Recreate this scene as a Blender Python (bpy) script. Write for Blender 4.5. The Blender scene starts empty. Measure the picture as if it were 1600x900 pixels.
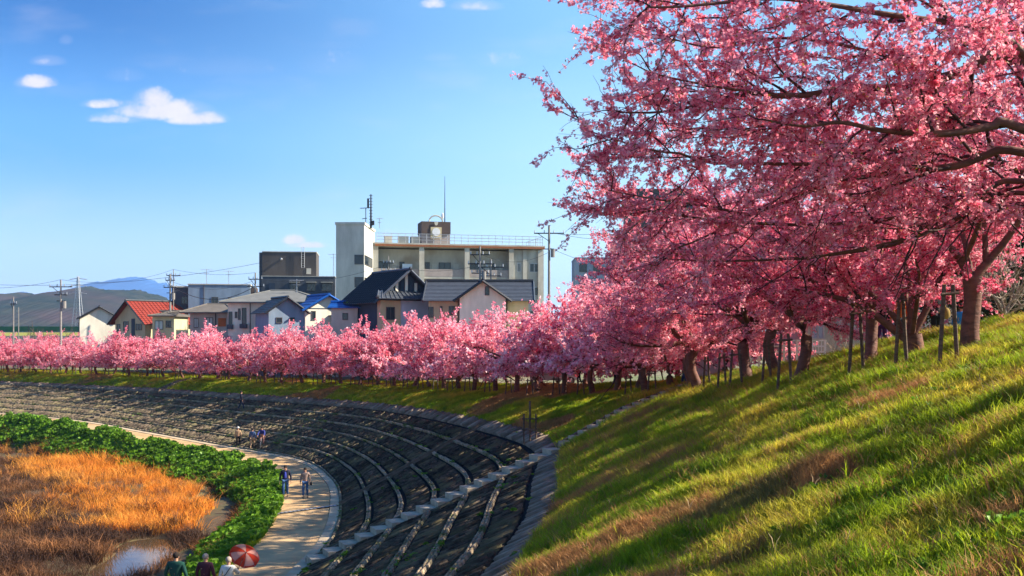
import bpy, bmesh, math, random
import numpy as np
from mathutils import Vector, Matrix

S = bpy.context.scene
COL = S.collection
random.seed(7)
RNG = np.random.default_rng(11)

# ------------------------------------------------------------------ camera, sky, sun, exposure
HOR = 515.0                       # horizon row of the 1600x900 photograph
FPX = 1555.6                      # focal length in those pixels (35 mm on a 36 mm sensor)
cam_d = bpy.data.cameras.new('camera')
cam_d.lens = 35.0; cam_d.sensor_width = 36.0
cam_d.shift_y = (HOR - 450.0) / 1600.0
cam_d.clip_start = 0.1; cam_d.clip_end = 30000.0
cam = bpy.data.objects.new('camera', cam_d)
cam.rotation_euler = (math.radians(90), 0, 0)
COL.objects.link(cam)
S.camera = cam

SUN_EL = math.radians(34.5)
SUN_DIR = Vector((1.0, 0.05, 0)).normalized() * math.cos(SUN_EL) + Vector((0, 0, math.sin(SUN_EL)))
sun_d = bpy.data.lights.new('sun', 'SUN')
sun_d.energy = 5.0; sun_d.angle = math.radians(0.5); sun_d.color = (1.0, 0.90, 0.74)
sun = bpy.data.objects.new('sun', sun_d)
sun.rotation_euler = SUN_DIR.to_track_quat('Z', 'Y').to_euler()
sun.location = SUN_DIR * 200
COL.objects.link(sun)

S.view_settings.view_transform = 'Standard'
S.view_settings.look = 'None'
S.view_settings.exposure = 1.5
S.view_settings.gamma = 1.0
S.view_settings.use_curve_mapping = False
S.render.engine = 'CYCLES'
S.cycles.max_bounces = 6
S.cycles.transparent_max_bounces = 8

def N(nt, t, **kw):
    n = nt.nodes.new(t)
    for k, v in kw.items():
        if k.startswith('i_'):
            n.inputs[int(k[2:])].default_value = v
        else:
            setattr(n, k, v)
    return n

W = bpy.data.worlds.new('World'); S.world = W; W.use_nodes = True
nt = W.node_tree; nt.nodes.clear(); L = nt.links.new
out = N(nt, 'ShaderNodeOutputWorld'); bg = N(nt, 'ShaderNodeBackground'); bg.inputs[1].default_value = 0.1
sky = N(nt, 'ShaderNodeTexSky', sky_type='NISHITA', sun_disc=False)
sky.sun_elevation = SUN_EL; sky.sun_rotation = math.atan2(SUN_DIR.x, SUN_DIR.y)
sky.air_density = 1.0; sky.dust_density = 0.3; sky.ozone_density = 3.0
hsv = N(nt, 'ShaderNodeHueSaturation'); hsv.inputs['Saturation'].default_value = 1.25; hsv.inputs['Value'].default_value = 1.25
L(sky.outputs[0], hsv.inputs['Color'])
# clear winter air: blue down to the horizon, paler towards the sun's side
tc0 = N(nt, 'ShaderNodeTexCoord'); sp0 = N(nt, 'ShaderNodeSeparateXYZ'); L(tc0.outputs['Generated'], sp0.inputs[0])
def RAMP(stops):
    r = N(nt, 'ShaderNodeValToRGB'); r.color_ramp.interpolation = 'EASE'
    el = r.color_ramp.elements
    while len(el) < len(stops): el.new(.5)
    for e, (p, c) in zip(el, stops): e.position = p; e.color = (*c, 1)
    L(sp0.outputs[2], r.inputs[0]); return r.outputs[0]
away = RAMP([(0, (.50,.64,.82)), (.06, (.37,.56,.82)), (.17, (.10,.34,.76)), (.30, (.010,.12,.42)), (1, (.02,.10,.40))])
near = RAMP([(0, (.60,.80,.88)), (.05, (.57,.80,.90)), (.16, (.42,.70,.90)), (.30, (.24,.52,.85)), (1, (.05,.20,.55))])
vd = N(nt, 'ShaderNodeVectorMath', operation='DOT_PRODUCT'); L(tc0.outputs['Generated'], vd.inputs[0]); vd.inputs[1].default_value = Vector((SUN_DIR.x, SUN_DIR.y, 0)).normalized()
fz = N(nt, 'ShaderNodeMapRange', interpolation_type='SMOOTHSTEP'); L(vd.outputs['Value'], fz.inputs[0]); fz.inputs[1].default_value = -.38; fz.inputs[2].default_value = .22
gm = N(nt, 'ShaderNodeMix', data_type='RGBA'); L(fz.outputs[0], gm.inputs[0]); L(away, gm.inputs[6]); L(near, gm.inputs[7])
gs = N(nt, 'ShaderNodeVectorMath', operation='SCALE'); L(gm.outputs[2], gs.inputs[0]); gs.inputs['Scale'].default_value = 4.8
skm = N(nt, 'ShaderNodeMix', data_type='RGBA'); skm.inputs[0].default_value = .88; L(hsv.outputs[0], skm.inputs[6]); L(gs.outputs[0], skm.inputs[7])
# fair-weather clouds, given by their bearing and elevation
tc = N(nt, 'ShaderNodeTexCoord'); sep = N(nt, 'ShaderNodeSeparateXYZ'); L(tc.outputs['Generated'], sep.inputs[0])
def MATH(op, a, b=None, c=None, clamp=False):
    n = N(nt, 'ShaderNodeMath', operation=op, use_clamp=clamp)
    for i, v in enumerate((a, b, c)):
        if v is None: continue
        if isinstance(v, (int, float)): n.inputs[i].default_value = v
        else: L(v, n.inputs[i])
    return n.outputs[0]
ysafe = MATH('MAXIMUM', sep.outputs[1], 0.001)
ax = MATH('DIVIDE', sep.outputs[0], ysafe); az = MATH('DIVIDE', sep.outputs[2], ysafe)
comb = N(nt, 'ShaderNodeCombineXYZ'); L(ax, comb.inputs[0]); L(az, comb.inputs[1])
noi = N(nt, 'ShaderNodeTexNoise'); noi.inputs['Scale'].default_value = 34.0; noi.inputs['Detail'].default_value = 7.0
noi.inputs['Roughness'].default_value = 0.62
L(comb.outputs[0], noi.inputs['Vector'])
noi2 = N(nt, 'ShaderNodeTexNoise'); noi2.inputs['Scale'].default_value = 9.0; noi2.inputs['Detail'].default_value = 4.8
mp2 = N(nt, 'ShaderNodeMapping'); mp2.inputs['Scale'].default_value = (1, 3, 1)
L(comb.outputs[0], mp2.inputs[0]); L(mp2.outputs[0], noi2.inputs['Vector'])
CL = [  # centre px, half width, half height, strength, flatness of base
    (252, 176, 92, 27, 1.0), (305, 187, 58, 20, 1.0), (240, 160, 38, 27, 1.0), (164, 164, 42, 12, .7), (180, 187, 50, 14, .6),
    (57, 131, 38, 17, 1.0), (75, 97, 32, 13, .45), (103, 64, 13, 12, .28),
    (460, 377, 24, 14, 1.0), (480, 384, 40, 9, .9),
    (676, 8, 24, 13, .6), (745, 11, 46, 14, .55), (690, 91, 34, 10, .2), (785, 96, 46, 22, .16),
    (350, 108, 100, 24, .13), (195, 120, 36, 18, .15), (520, 104, 60, 30, .1), (685, 168, 24, 12, .1), (640, 372, 60, 16, .2)]
acc = None
for (px, py, hw, hh, st) in CL:
    cx, cz, rx, rz = (px-800)/FPX, (HOR-py)/FPX, hw/FPX, hh/FPX
    dx = MATH('DIVIDE', MATH('SUBTRACT', ax, cx), rx); dz = MATH('DIVIDE', MATH('SUBTRACT', az, cz), rz)
    dzz = MATH('MULTIPLY', dz, MATH('ADD', MATH('MULTIPLY', MATH('LESS_THAN', dz, 0.0), 0.9), 1.0))
    r2 = MATH('ADD', MATH('MULTIPLY', dx, dx), MATH('MULTIPLY', dzz, dzz))
    m = MATH('MULTIPLY', MATH('SUBTRACT', 1.0, r2), st)
    acc = m if acc is None else MATH('MAXIMUM', acc, m)
front = MATH('GREATER_THAN', sep.outputs[1], 0.02)
dens = MATH('ADD', acc, MATH('MULTIPLY', MATH('SUBTRACT', noi.outputs[0], 0.5), 1.7))
mr = N(nt, 'ShaderNodeMapRange', interpolation_type='SMOOTHSTEP'); L(dens, mr.inputs[0])
mr.inputs[1].default_value = 0.12; mr.inputs[2].default_value = 0.95; mr.inputs[3].default_value = 0; mr.inputs[4].default_value = 0.88
soft = MATH('MULTIPLY', MATH('MAXIMUM', acc, 0.0), 0.35)
wisp = N(nt, 'ShaderNodeMapRange', interpolation_type='SMOOTHSTEP'); L(noi2.outputs[0], wisp.inputs[0])
wisp.inputs[1].default_value = 0.5; wisp.inputs[2].default_value = 0.85; wisp.inputs[3].default_value = 0; wisp.inputs[4].default_value = 0.13
cover = MATH('MULTIPLY', MATH('MAXIMUM', MATH('MAXIMUM', mr.outputs[0], soft), wisp.outputs[0]), front, clamp=True)
mix = N(nt, 'ShaderNodeMix', data_type='RGBA'); L(cover, mix.inputs[0]); L(skm.outputs[2], mix.inputs[6])
shade = N(nt, 'ShaderNodeMix', data_type='RGBA'); L(noi.outputs[0], shade.inputs[0])
shade.inputs[6].default_value = (3.0, 2.85, 3.3, 1); shade.inputs[7].default_value = (4.4, 4.05, 4.15, 1)
L(shade.outputs[2], mix.inputs[7])
L(mix.outputs[2], bg.inputs[0]); L(bg.outputs[0], out.inputs[0])

# ------------------------------------------------------------------ helpers
def P(px, py, d):
    return Vector(((px-800)/FPX*d, d, (HOR-py)/FPX*d))

MATS = {}
def M(name, base, base2=None, scale=3.0, rough=0.8, bump=0.0, detail=5.0, metal=0.0, stretch=None, lo=.35, hi=.68,
      third=None, tscale=0.6, spec=0.3, transl=0.0, rnd=0.0, bscale=None):
    """procedural material: two colours mixed by noise, optional third in large patches"""
    if name in MATS: return MATS[name]
    m = bpy.data.materials.new(name); m.use_nodes = True
    nt = m.node_tree; nt.nodes.clear(); l = nt.links.new
    o = N(nt, 'ShaderNodeOutputMaterial'); b = N(nt, 'ShaderNodeBsdfPrincipled')
    b.inputs['Roughness'].default_value = rough; b.inputs['Metallic'].default_value = metal
    b.inputs['Specular IOR Level'].default_value = spec
    geo = N(nt, 'ShaderNodeNewGeometry')
    mp = N(nt, 'ShaderNodeMapping'); mp.inputs['Scale'].default_value = stretch or (1, 1, 1)
    l(geo.outputs['Position'], mp.inputs[0])
    base2 = base2 or tuple(c*0.72 for c in base)
    no = N(nt, 'ShaderNodeTexNoise'); no.inputs['Scale'].default_value = scale; no.inputs['Detail'].default_value = detail
    no.inputs['Roughness'].default_value = .65
    l(mp.outputs[0], no.inputs['Vector'])
    r = N(nt, 'ShaderNodeMapRange'); l(no.outputs[0], r.inputs[0]); r.inputs[1].default_value = lo; r.inputs[2].default_value = hi
    mx = N(nt, 'ShaderNodeMix', data_type='RGBA'); l(r.outputs[0], mx.inputs[0])
    mx.inputs[6].default_value = (*base2, 1); mx.inputs[7].default_value = (*base, 1)
    col = mx.outputs[2]
    if third:
        n3 = N(nt, 'ShaderNodeTexNoise'); n3.inputs['Scale'].default_value = tscale; n3.inputs['Detail'].default_value = 4
        l(geo.outputs['Position'], n3.inputs['Vector'])
        r3 = N(nt, 'ShaderNodeMapRange'); l(n3.outputs[0], r3.inputs[0]); r3.inputs[1].default_value = .48; r3.inputs[2].default_value = .66
        m3 = N(nt, 'ShaderNodeMix', data_type='RGBA'); l(r3.outputs[0], m3.inputs[0]); l(col, m3.inputs[6]); m3.inputs[7].default_value = (*third, 1)
        col = m3.outputs[2]
    if rnd:
        oi = N(nt, 'ShaderNodeObjectInfo'); hs = N(nt, 'ShaderNodeHueSaturation')
        rr = N(nt, 'ShaderNodeMapRange'); l(oi.outputs['Random'], rr.inputs[0]); rr.inputs[3].default_value = 1-rnd; rr.inputs[4].default_value = 1+rnd
        l(rr.outputs[0], hs.inputs['Value']); l(col, hs.inputs['Color']); col = hs.outputs[0]
    l(col, b.inputs['Base Color'])
    if bump:
        nb = N(nt, 'ShaderNodeTexNoise'); nb.inputs['Scale'].default_value = bscale or scale*3; nb.inputs['Detail'].default_value = 4
        l(mp.outputs[0], nb.inputs['Vector'])
        bp = N(nt, 'ShaderNodeBump'); bp.inputs['Strength'].default_value = bump; bp.inputs['Distance'].default_value = .05
        l(nb.outputs[0], bp.inputs['Height']); l(bp.outputs[0], b.inputs['Normal'])
    if transl:
        t = N(nt, 'ShaderNodeBsdfTranslucent'); l(col, t.inputs[0])
        ms = N(nt, 'ShaderNodeMixShader'); ms.inputs[0].default_value = transl
        l(b.outputs[0], ms.inputs[1]); l(t.outputs[0], ms.inputs[2]); l(ms.outputs[0], o.inputs[0])
    else:
        l(b.outputs[0], o.inputs[0])
    MATS[name] = m
    return m

def tag(o, label=None, cat=None, group=None, kind=None):
    if label: o['label'] = label
    if cat: o['category'] = cat
    if group: o['group'] = group
    if kind: o['kind'] = kind
    return o

def empty(name, loc, rz=0, label=None, cat=None, group=None):
    o = bpy.data.objects.new(name, None); o.location = loc; o.rotation_euler = (0, 0, rz)
    o.empty_display_size = .3
    COL.objects.link(o); tag(o, label, cat, group); return o

def link(name, me, parent=None, loc=None):
    o = bpy.data.objects.new(name, me); COL.objects.link(o)
    if parent: o.parent = parent
    if loc is not None: o.location = loc
    return o

def npmesh(name, V, F, mat, smooth=False, tint=None):
    """V (n,3); F (m,k) index array with k = 3 or 4"""
    V = np.asarray(V, dtype=np.float32); F = np.asarray(F, dtype=np.int32)
    me = bpy.data.meshes.new(name); k = F.shape[1]
    me.vertices.add(len(V)); me.vertices.foreach_set('co', V.ravel())
    me.loops.add(F.size); me.loops.foreach_set('vertex_index', F.ravel())
    me.polygons.add(len(F)); me.polygons.foreach_set('loop_start', np.arange(0, F.size, k, dtype=np.int32))
    me.polygons.foreach_set('loop_total', np.full(len(F), k, dtype=np.int32))
    if smooth: me.polygons.foreach_set('use_smooth', np.ones(len(F), dtype=bool))
    me.materials.append(mat)
    if tint is not None:
        a = me.attributes.new('tint', 'FLOAT', 'POINT'); a.data.foreach_set('value', np.asarray(tint, dtype=np.float32))
    me.update(calc_edges=True)
    return me

class MB:
    def __init__(s): s.v = []; s.f = []
    def poly(s, pts):
        n = len(s.v); s.v += [tuple(p) for p in pts]; s.f.append(tuple(range(n, n+len(pts)))); return s
    def mesh(s, vs, fs):
        n = len(s.v); s.v += [tuple(p) for p in vs]; s.f += [tuple(i+n for i in f) for f in fs]; return s
    def box(s, x0, x1, y0, y1, z0, z1):
        vs = [(x0,y0,z0),(x1,y0,z0),(x1,y1,z0),(x0,y1,z0),(x0,y0,z1),(x1,y0,z1),(x1,y1,z1),(x0,y1,z1)]
        return s.mesh(vs, [(0,3,2,1),(4,5,6,7),(0,1,5,4),(1,2,6,5),(2,3,7,6),(3,0,4,7)])
    def prism(s, quad, off):
        """slab: polygon pts swept by vector off"""
        q = [Vector(p) for p in quad]; o = Vector(off); n = len(q)
        return s.mesh(q + [p+o for p in q], [tuple(range(n-1,-1,-1)), tuple(range(n, 2*n))] + [(i, (i+1)%n, n+(i+1)%n, n+i) for i in range(n)])
    def tube(s, pts, rad, n=6, cap=True):
        pts = [Vector(p) for p in pts]; rad = rad if hasattr(rad, '__len__') else [rad]*len(pts)
        b = len(s.v); ref = Vector((0, 0, 1))
        for i, p in enumerate(pts):
            t = (pts[min(i+1, len(pts)-1)] - pts[max(i-1, 0)])
            t = t.normalized() if t.length > 1e-9 else Vector((0, 0, 1))
            a = t.cross(ref if abs(t.dot(ref)) < .95 else Vector((1, 0, 0))).normalized(); c = t.cross(a)
            for k in range(n):
                an = 2*math.pi*k/n
                s.v.append(tuple(p + (a*math.cos(an) + c*math.sin(an))*rad[i]))
        for i in range(len(pts)-1):
            for k in range(n):
                s.f.append((b+i*n+k, b+(i+1)*n+k, b+(i+1)*n+(k+1)%n, b+i*n+(k+1)%n))
        if cap:
            s.f.append(tuple(b+k for k in range(n))); e = b+(len(pts)-1)*n
            s.f.append(tuple(e+k for k in range(n-1, -1, -1)))
        return s
    def ball(s, c, r, nu=10, nv=7, f=None):
        c = Vector(c); r = r if hasattr(r, '__len__') else (r, r, r); b = len(s.v)
        for j in range(nv+1):
            th = math.pi*j/nv
            for i in range(nu):
                ph = 2*math.pi*i/nu
                s.v.append((c.x+r[0]*math.sin(th)*math.cos(ph), c.y+r[1]*math.sin(th)*math.sin(ph), c.z+r[2]*math.cos(th)))
        for j in range(nv):
            for i in range(nu):
                s.f.append((b+j*nu+i, b+(j+1)*nu+i, b+(j+1)*nu+(i+1)%nu, b+j*nu+(i+1)%nu))
        return s
    def data(s, name, mat, smooth=False):
        me = bpy.data.meshes.new(name); me.from_pydata(s.v, [], s.f); me.materials.append(mat)
        if smooth: me.polygons.foreach_set('use_smooth', [True]*len(me.polygons))
        me.update(); return me
    def build(s, name, mat, parent=None, smooth=False, loc=None):
        return link(name, s.data(name, mat, smooth), parent, loc)

def fbm(x, y, seed=0, octv=4, f0=1.0):
    """cheap deterministic value built from sines"""
    x = np.asarray(x, float); y = np.asarray(y, float); t = np.zeros(np.broadcast(x, y).shape); r = np.random.default_rng(seed); a = 1.0; f = f0
    for _ in range(octv):
        for _k in range(3):
            an = r.uniform(0, 6.28); ph = r.uniform(0, 6.28)
            t += a*np.sin((x*np.cos(an)+y*np.sin(an))*f*r.uniform(.7, 1.4)+ph)/3
        a *= .55; f *= 2.03
    return t

# ------------------------------------------------------------------ the river bank: profile curves, near to far
ST = [ # toe of revetment | top of revetment | tree line | crest
 ((-7.6,-12,-8.2), (-2.0,-12,-4.9), (11.2,-12,.5), (14,-12,1.0)),
 ((-7.6,6,-8.35), (-1.3,7,-4.95), (10.6,7,.25), (13.4,7,.85)),
 ((-7.6,19,-8.55), (0,20.4,-5.05), (10.25,22,-.47), (12.9,23,.32)),
 ((-7.65,27,-8.7), (1.25,28.3,-5.1), (8.9,30,-1.55), (11.2,31.5,-.75)),
 ((-7.7,33,-8.85), (1.65,35.4,-5.15), (8.3,38.5,-2.3), (10.6,39.5,-1.7)),
 ((-7.75,38,-9.0), (2.05,42.6,-5.2), (8.1,48,-2.95), (10.3,50.5,-2.5)),
 ((-7.95,44,-9.15), (1.45,49.5,-5.27), (6.2,55,-3.5), (8.2,58,-3.15)),
 ((-9,52,-9.2), (-1.4,57.8,-5.37), (2.2,62,-4.0), (4,66,-3.7)),
 ((-11.0,60.9,-9.2), (-5.4,67.5,-5.55), (-3,71.3,-4.45), (-1,75,-4.2)),
 ((-14.9,69.7,-9.1), (-10.5,76.5,-5.72), (-7.8,80.5,-4.75), (-5.5,84,-4.55)),
 ((-22.8,77,-8.9), (-17.3,83.4,-5.83), (-14.5,87,-4.95), (-12,91,-4.8)),
 ((-32,85.6,-8.7), (-27,92.5,-5.95), (-24.5,95.6,-5.1), (-22,99,-5.0)),
 ((-40.3,93.6,-8.6), (-35.8,100.8,-6.05), (-33.7,104,-5.2), (-31,107.5,-5.1)),
 ((-51,100.5,-8.5), (-48,109.5,-6.13), (-46.3,113,-5.25), (-44,117,-5.15)),
 ((-66,108,-8.4), (-63,119,-6.2), (-61.5,122.7,-5.3), (-59,127,-5.2)),
 ((-95,121,-8.3), (-93,134,-6.25), (-92,139,-5.35), (-90,143,-5.25))]
NS = len(ST)
CT = np.array(ST, float)                          # (NS,4,3)
def catmull(u):
    u = np.clip(np.asarray(u, float), 0, NS-1-1e-6); i = np.floor(u).astype(int); t = (u-i)[..., None, None]
    g = lambda k: CT[np.clip(k, 0, NS-1)]
    p0, p1, p2, p3 = g(i-1), g(i), g(i+1), g(i+2)
    return .5*((2*p1)+(-p0+p2)*t+(2*p0-5*p1+4*p2-p3)*t*t+(-p0+3*p1-3*p2+p3)*t**3)
def prof(u):
    """all profile columns at u -> dict name -> (...,3)"""
    c = catmull(u); toe, top, tre, cre = (c[..., k, :] for k in range(4))
    out = tre - toe; out = out.copy(); out[..., 2] = 0; n = out/np.linalg.norm(out, axis=-1, keepdims=True)
    return toe, top, tre, cre, n
KIN = 0.10                                        # share of the revetment taken by its coping
def revet(u, v):
    """point on the revetment plane, v = 0 toe .. 1 top edge"""
    toe, top, _, _, _ = prof(u); v = np.asarray(v, float)[..., None]
    return toe + (top-toe)*v
def revnorm(u, v):
    a = revet(u+.01, v)-revet(u-.01, v); b = revet(u, v+.01)-revet(u, v-.01)
    n = np.cross(a, b); n = n/np.linalg.norm(n, axis=-1, keepdims=True); n[n[..., 2] < 0] *= -1; return n
def undul(x, y):
    return .07*fbm(x, y, 3, 3, .8) + .035*fbm(x, y, 4, 2, 4.5)
def slope(u, w):
    """grass slope: w 0 top of revetment .. 1 tree line .. 2 crest"""
    toe, top, tre, cre, n = prof(u); w = np.asarray(w, float)[..., None]
    a = top + (tre-top)*np.clip(w, 0, 1); b = tre + (cre-tre)*np.clip(w-1, 0, 1)
    p = np.where(w <= 1, a, b).copy()
    k = np.clip(w[..., 0]*6, 0, 1)
    p[..., 2] += undul(p[..., 0], p[..., 1])*k + .12*np.sin(np.pi*np.clip(w[..., 0], 0, 1))*1.5
    return p
def land(u, w):
    """behind the crest: w 0 crest, 1 = path behind (4 m), 2 = 60 m, 3 = 250 m, 4 = horizon"""
    toe, top, tre, cre, n = prof(u); w = np.asarray(w, float)[..., None]
    cre = slope(u, np.full(np.shape(u), 2.0))
    drop = np.clip((cre[..., 2:3]+4.9)/5.5, 0, 1)
    g1 = cre + n*3.0; g1[..., 2:3] = cre[..., 2:3] - .75*drop - .05
    g2 = cre + n*60; g2[..., 2:3] = g1[..., 2:3]*.6 - 5.2*.4
    g3 = cre + n*250; g3[..., 2] = -5.6
    g4 = cre + n*9000; g4[..., 2] = -6.5
    r = cre + (g1-cre)*np.clip(w, 0, 1) + (g2-g1)*np.clip(w-1, 0, 1) + (g3-g2)*np.clip(w-2, 0, 1) + (g4-g3)*np.clip(w-3, 0, 1)
    return r
PW = 3.7                                          # path width
def inner(u, d):
    """riverward offset from the toe by d metres"""
    toe, _, _, _, n = prof(u); p = toe - n*np.asarray(d)[..., None]; return p
def grid(fn, us, ws, name, mat, kind='structure', smooth=True, parent=None):
    U, Wv = np.meshgrid(us, ws, indexing='ij'); V = fn(U.ravel(), Wv.ravel()); a, b = len(us), len(ws)
    I = (np.arange(a-1)[:, None]*b + np.arange(b-1)[None, :]).ravel()
    F = np.stack([I, I+b, I+b+1, I+1], 1)
    nz = np.cross(V[F[0, 1]]-V[F[0, 0]], V[F[0, 3]]-V[F[0, 0]])[2]
    if nz < 0: F = F[:, ::-1]
    o = link(name, npmesh(name, V, F, mat, smooth), parent)
    if kind: o['kind'] = kind
    return o, V

# arc length tables so that joints come out evenly spaced
_us = np.linspace(0, NS-1.001, 3000); _tp = revet(_us, np.full(3000, .5))
_arc = np.concatenate([[0], np.cumsum(np.linalg.norm(np.diff(_tp, axis=0), axis=1))])
def u_at(s): return np.interp(s, _arc, _us)
def arc_at(u): return np.interp(u, _us, _arc)
ARC = _arc[-1]
# ------------------------------------------------------------------ materials of the setting
m_soil = M('bank_soil', (.085,.075,.03), (.05,.055,.02), scale=2.2, rough=.95, bump=.5, third=(.16,.10,.04), tscale=.35)
m_turf = M('turf', (.13,.17,.02), (.08,.11,.016), scale=5, rough=.95, bump=.6, third=(.20,.15,.05), tscale=.25, bscale=30)
m_land = M('earth', (.20,.17,.11), (.12,.12,.06), scale=.25, rough=.95, bump=.2, third=(.10,.13,.04), tscale=.03)
m_conc = M('path_concrete', (.55,.34,.155), (.30,.19,.09), scale=.9, hi=.60, rough=.85, bump=.25, bscale=20, third=(.44,.30,.15), tscale=.3, rnd=.07)
m_kerb = M('kerb_concrete', (.50,.39,.25), (.36,.27,.17), scale=2, rough=.85, bump=.25, bscale=18, rnd=.1)
m_dark = M('stained_concrete', (.034,.032,.034), (.016,.016,.018), scale=2.4, rough=.95, bump=.6, third=(.06,.048,.03), tscale=.9, spec=.03, rnd=.3)
m_joint = M('joint', (.026,.025,.026), (.016,.016,.016), scale=3, rough=.95, spec=.03)
m_rib = M('rib_concrete', (.155,.115,.08), (.04,.033,.026), scale=2.6, rough=.95, bump=.5, third=(.13,.11,.06), tscale=.8, lo=.42, hi=.68, spec=.05, rnd=.35)  # pale from wear, with sunlit rib edges also put into the tone
m_band = M('beam_concrete', (.42,.32,.21), (.18,.14,.09), scale=2.2, rough=.95, bump=.5, third=(.08,.10,.03), tscale=.9, spec=.08, rnd=.2)
m_cope = M('coping_concrete', (.29,.225,.16), (.13,.10,.075), scale=1.6, rough=.95, bump=.5, spec=.08, rnd=.3)
m_step = M('step_concrete', (.46,.38,.27), (.32,.26,.18), scale=3, rough=.85, bump=.3, rnd=.1)
m_sides = M('stringer_concrete', (.20,.155,.11), (.11,.085,.06), scale=3, rough=.9, bump=.4, spec=.1)
m_mud = M('mud', (.11,.065,.03), (.06,.04,.02), scale=1.3, rough=.8, bump=.6, third=(.09,.09,.03), tscale=.2)
m_metal = M('dark_metal', (.05,.05,.055), (.03,.03,.035), scale=4, rough=.5, metal=.6)
m_galv = M('galvanised', (.45,.46,.48), (.33,.34,.36), scale=4, rough=.45, metal=.7)
m_pole = M('pole_concrete', (.26,.24,.22), (.19,.18,.17), scale=3, rough=.85)

# ------------------------------------------------------------------ terrain sheets
us = np.linspace(0, NS-1.001, 460)
o, _ = grid(slope, us, np.concatenate([np.linspace(0, 1, 15), np.linspace(1.15, 2, 6)]), 'grass_slope', m_turf)
LU = np.linspace(0, NS-1.001, 230)
o, LANDV = grid(land, LU, np.array([0,.12,.3,.6,1,1.15,1.4,1.7,2,2.3,2.7,3,3.2,3.6,4]), 'ground', m_land)
_sv = slope(np.repeat(us, 30), np.tile(np.linspace(0, 2, 30), len(us)))
_lv = land(np.repeat(LU, 60), np.tile(np.concatenate([np.linspace(0, 1.5, 45), np.linspace(1.6, 3, 15)]), len(LU)))
_all = np.concatenate([_sv, _lv])
def gz(x, y):
    d = (_all[:, 0]-x)**2 + (_all[:, 1]-y)**2; i = np.argsort(d)[:3]
    w = 1/(d[i]+1e-3); return float((_all[i, 2]*w).sum()/w.sum())

def bank(u, w):
    toe, _, _, _, n = prof(u); w = np.asarray(w, float)[..., None]
    p = toe - n*(PW+w)
    t = np.clip(w[..., 0]/4.3, 0, 1)
    p[..., 2] = toe[..., 2]-.03 - (toe[..., 2]+10.75)*(t**1.25)
    p[..., 2] += .12*fbm(p[..., 0], p[..., 1], 9, 3, 1.3)*np.clip(w[..., 0]*2, 0, 1)
    return p
grid(bank, us, np.linspace(0, 6.5, 16), 'riverbank', m_soil)
PUD = [(P(15, 706, 86.5), 5.5, 2.8), (P(42, 716, 80), 2.5, 1.8), (P(322, 782, 61.5), .8, 2.2), (P(214, 882, 45.2), 1.25, 2.6), (P(200, 900, 43.5), 1.2, 1.4), (P(232, 858, 48), 1.0, 1.6)]
def marsh_z(x, y):
    z = -10.22 + .12*fbm(x, y, 21, 4, .5)
    for c, rx, ry in PUD:
        z = z - .75*np.exp(-(((x-c.x)/rx)**2+((y-c.y)/ry)**2)**1.6)
    return z
def marsh(a, b):
    return np.stack([a, b, marsh_z(a, b)], -1)
grid(marsh, np.linspace(-150, -9, 240), np.linspace(-10, 108, 220), 'marsh_ground', m_mud)

MB().poly([(-20000, 210, -6.0), (20000, 210, -6.0), (20000, 20000, -6.0), (-20000, 20000, -6.0)]).build('plain', m_land)['kind'] = 'structure'
wm = bpy.data.materials.new('water'); wm.use_nodes = True
b = wm.node_tree.nodes['Principled BSDF']; b.inputs['Base Color'].default_value = (.07,.045,.025,1); b.inputs['Roughness'].default_value = .04
b.inputs['Specular IOR Level'].default_value = 1.0; b.inputs['IOR'].default_value = 1.6
t = wm.node_tree; nn = N(t, 'ShaderNodeTexNoise'); nn.inputs['Scale'].default_value = 1.6; nn.inputs['Detail'].default_value = 2
g = N(t, 'ShaderNodeNewGeometry'); t.links.new(g.outputs['Position'], nn.inputs['Vector'])
bp = N(t, 'ShaderNodeBump'); bp.inputs['Strength'].default_value = .12; bp.inputs['Distance'].default_value = .02
t.links.new(nn.outputs[0], bp.inputs['Height']); t.links.new(bp.outputs[0], b.inputs['Normal'])
MB().poly([(-3000, -60, -10.42), (-8.5, -60, -10.42), (-8.5, 130, -10.42), (-3000, 130, -10.42)]).build('water', wm)['kind'] = 'structure'

# ------------------------------------------------------------------ path: slabs, kerb strip, drain grate
def ring(u0, u1, d0, d1, dz=0.0, thick=.12, nseg=2):
    """curved slab between two offsets from the toe"""
    uu = np.linspace(u0, u1, nseg+1); a = inner(uu, np.full(nseg+1, d0)); c = inner(uu, np.full(nseg+1, d1))
    a[:, 2] += dz; c[:, 2] += dz; v = []; f = []
    for i in range(nseg+1):
        v += [tuple(a[i]), tuple(c[i]), (a[i][0], a[i][1], a[i][2]-thick), (c[i][0], c[i][1], c[i][2]-thick)]
    for i in range(nseg):
        k = 4*i; f += [(k, k+4, k+5, k+1), (k, k+2, k+6, k+4), (k+1, k+5, k+7, k+3)]
    f += [(0, 1, 3, 2), (4*nseg, 4*nseg+2, 4*nseg+3, 4*nseg+1)]
    return MB().mesh(v, f)
path, _ = grid(lambda u, w: inner(u, w)-np.array([0, 0, .06]), us, np.array([0, PW+.05]), 'path', m_joint)
su = u_at(np.arange(2.0, ARC-8, 2.6))
grate_s = arc_at(7.0)
for i in range(len(su)-1):
    a0, a1 = su[i]+.0012, su[i+1]-.0012
    if abs((arc_at(a0)+arc_at(a1))/2-grate_s) < 9 and False: pass
    ring(a0, a1, .62, PW, 0, .1, 3).build('slab', m_conc, path)
ku = u_at(np.arange(2.0, ARC-8, 2.0))
for i in range(len(ku)-1):
    ring(ku[i]+.001, ku[i+1]-.001, .04, .585, .035, .14, 2).build('kerb_slab', m_kerb, path)
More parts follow.
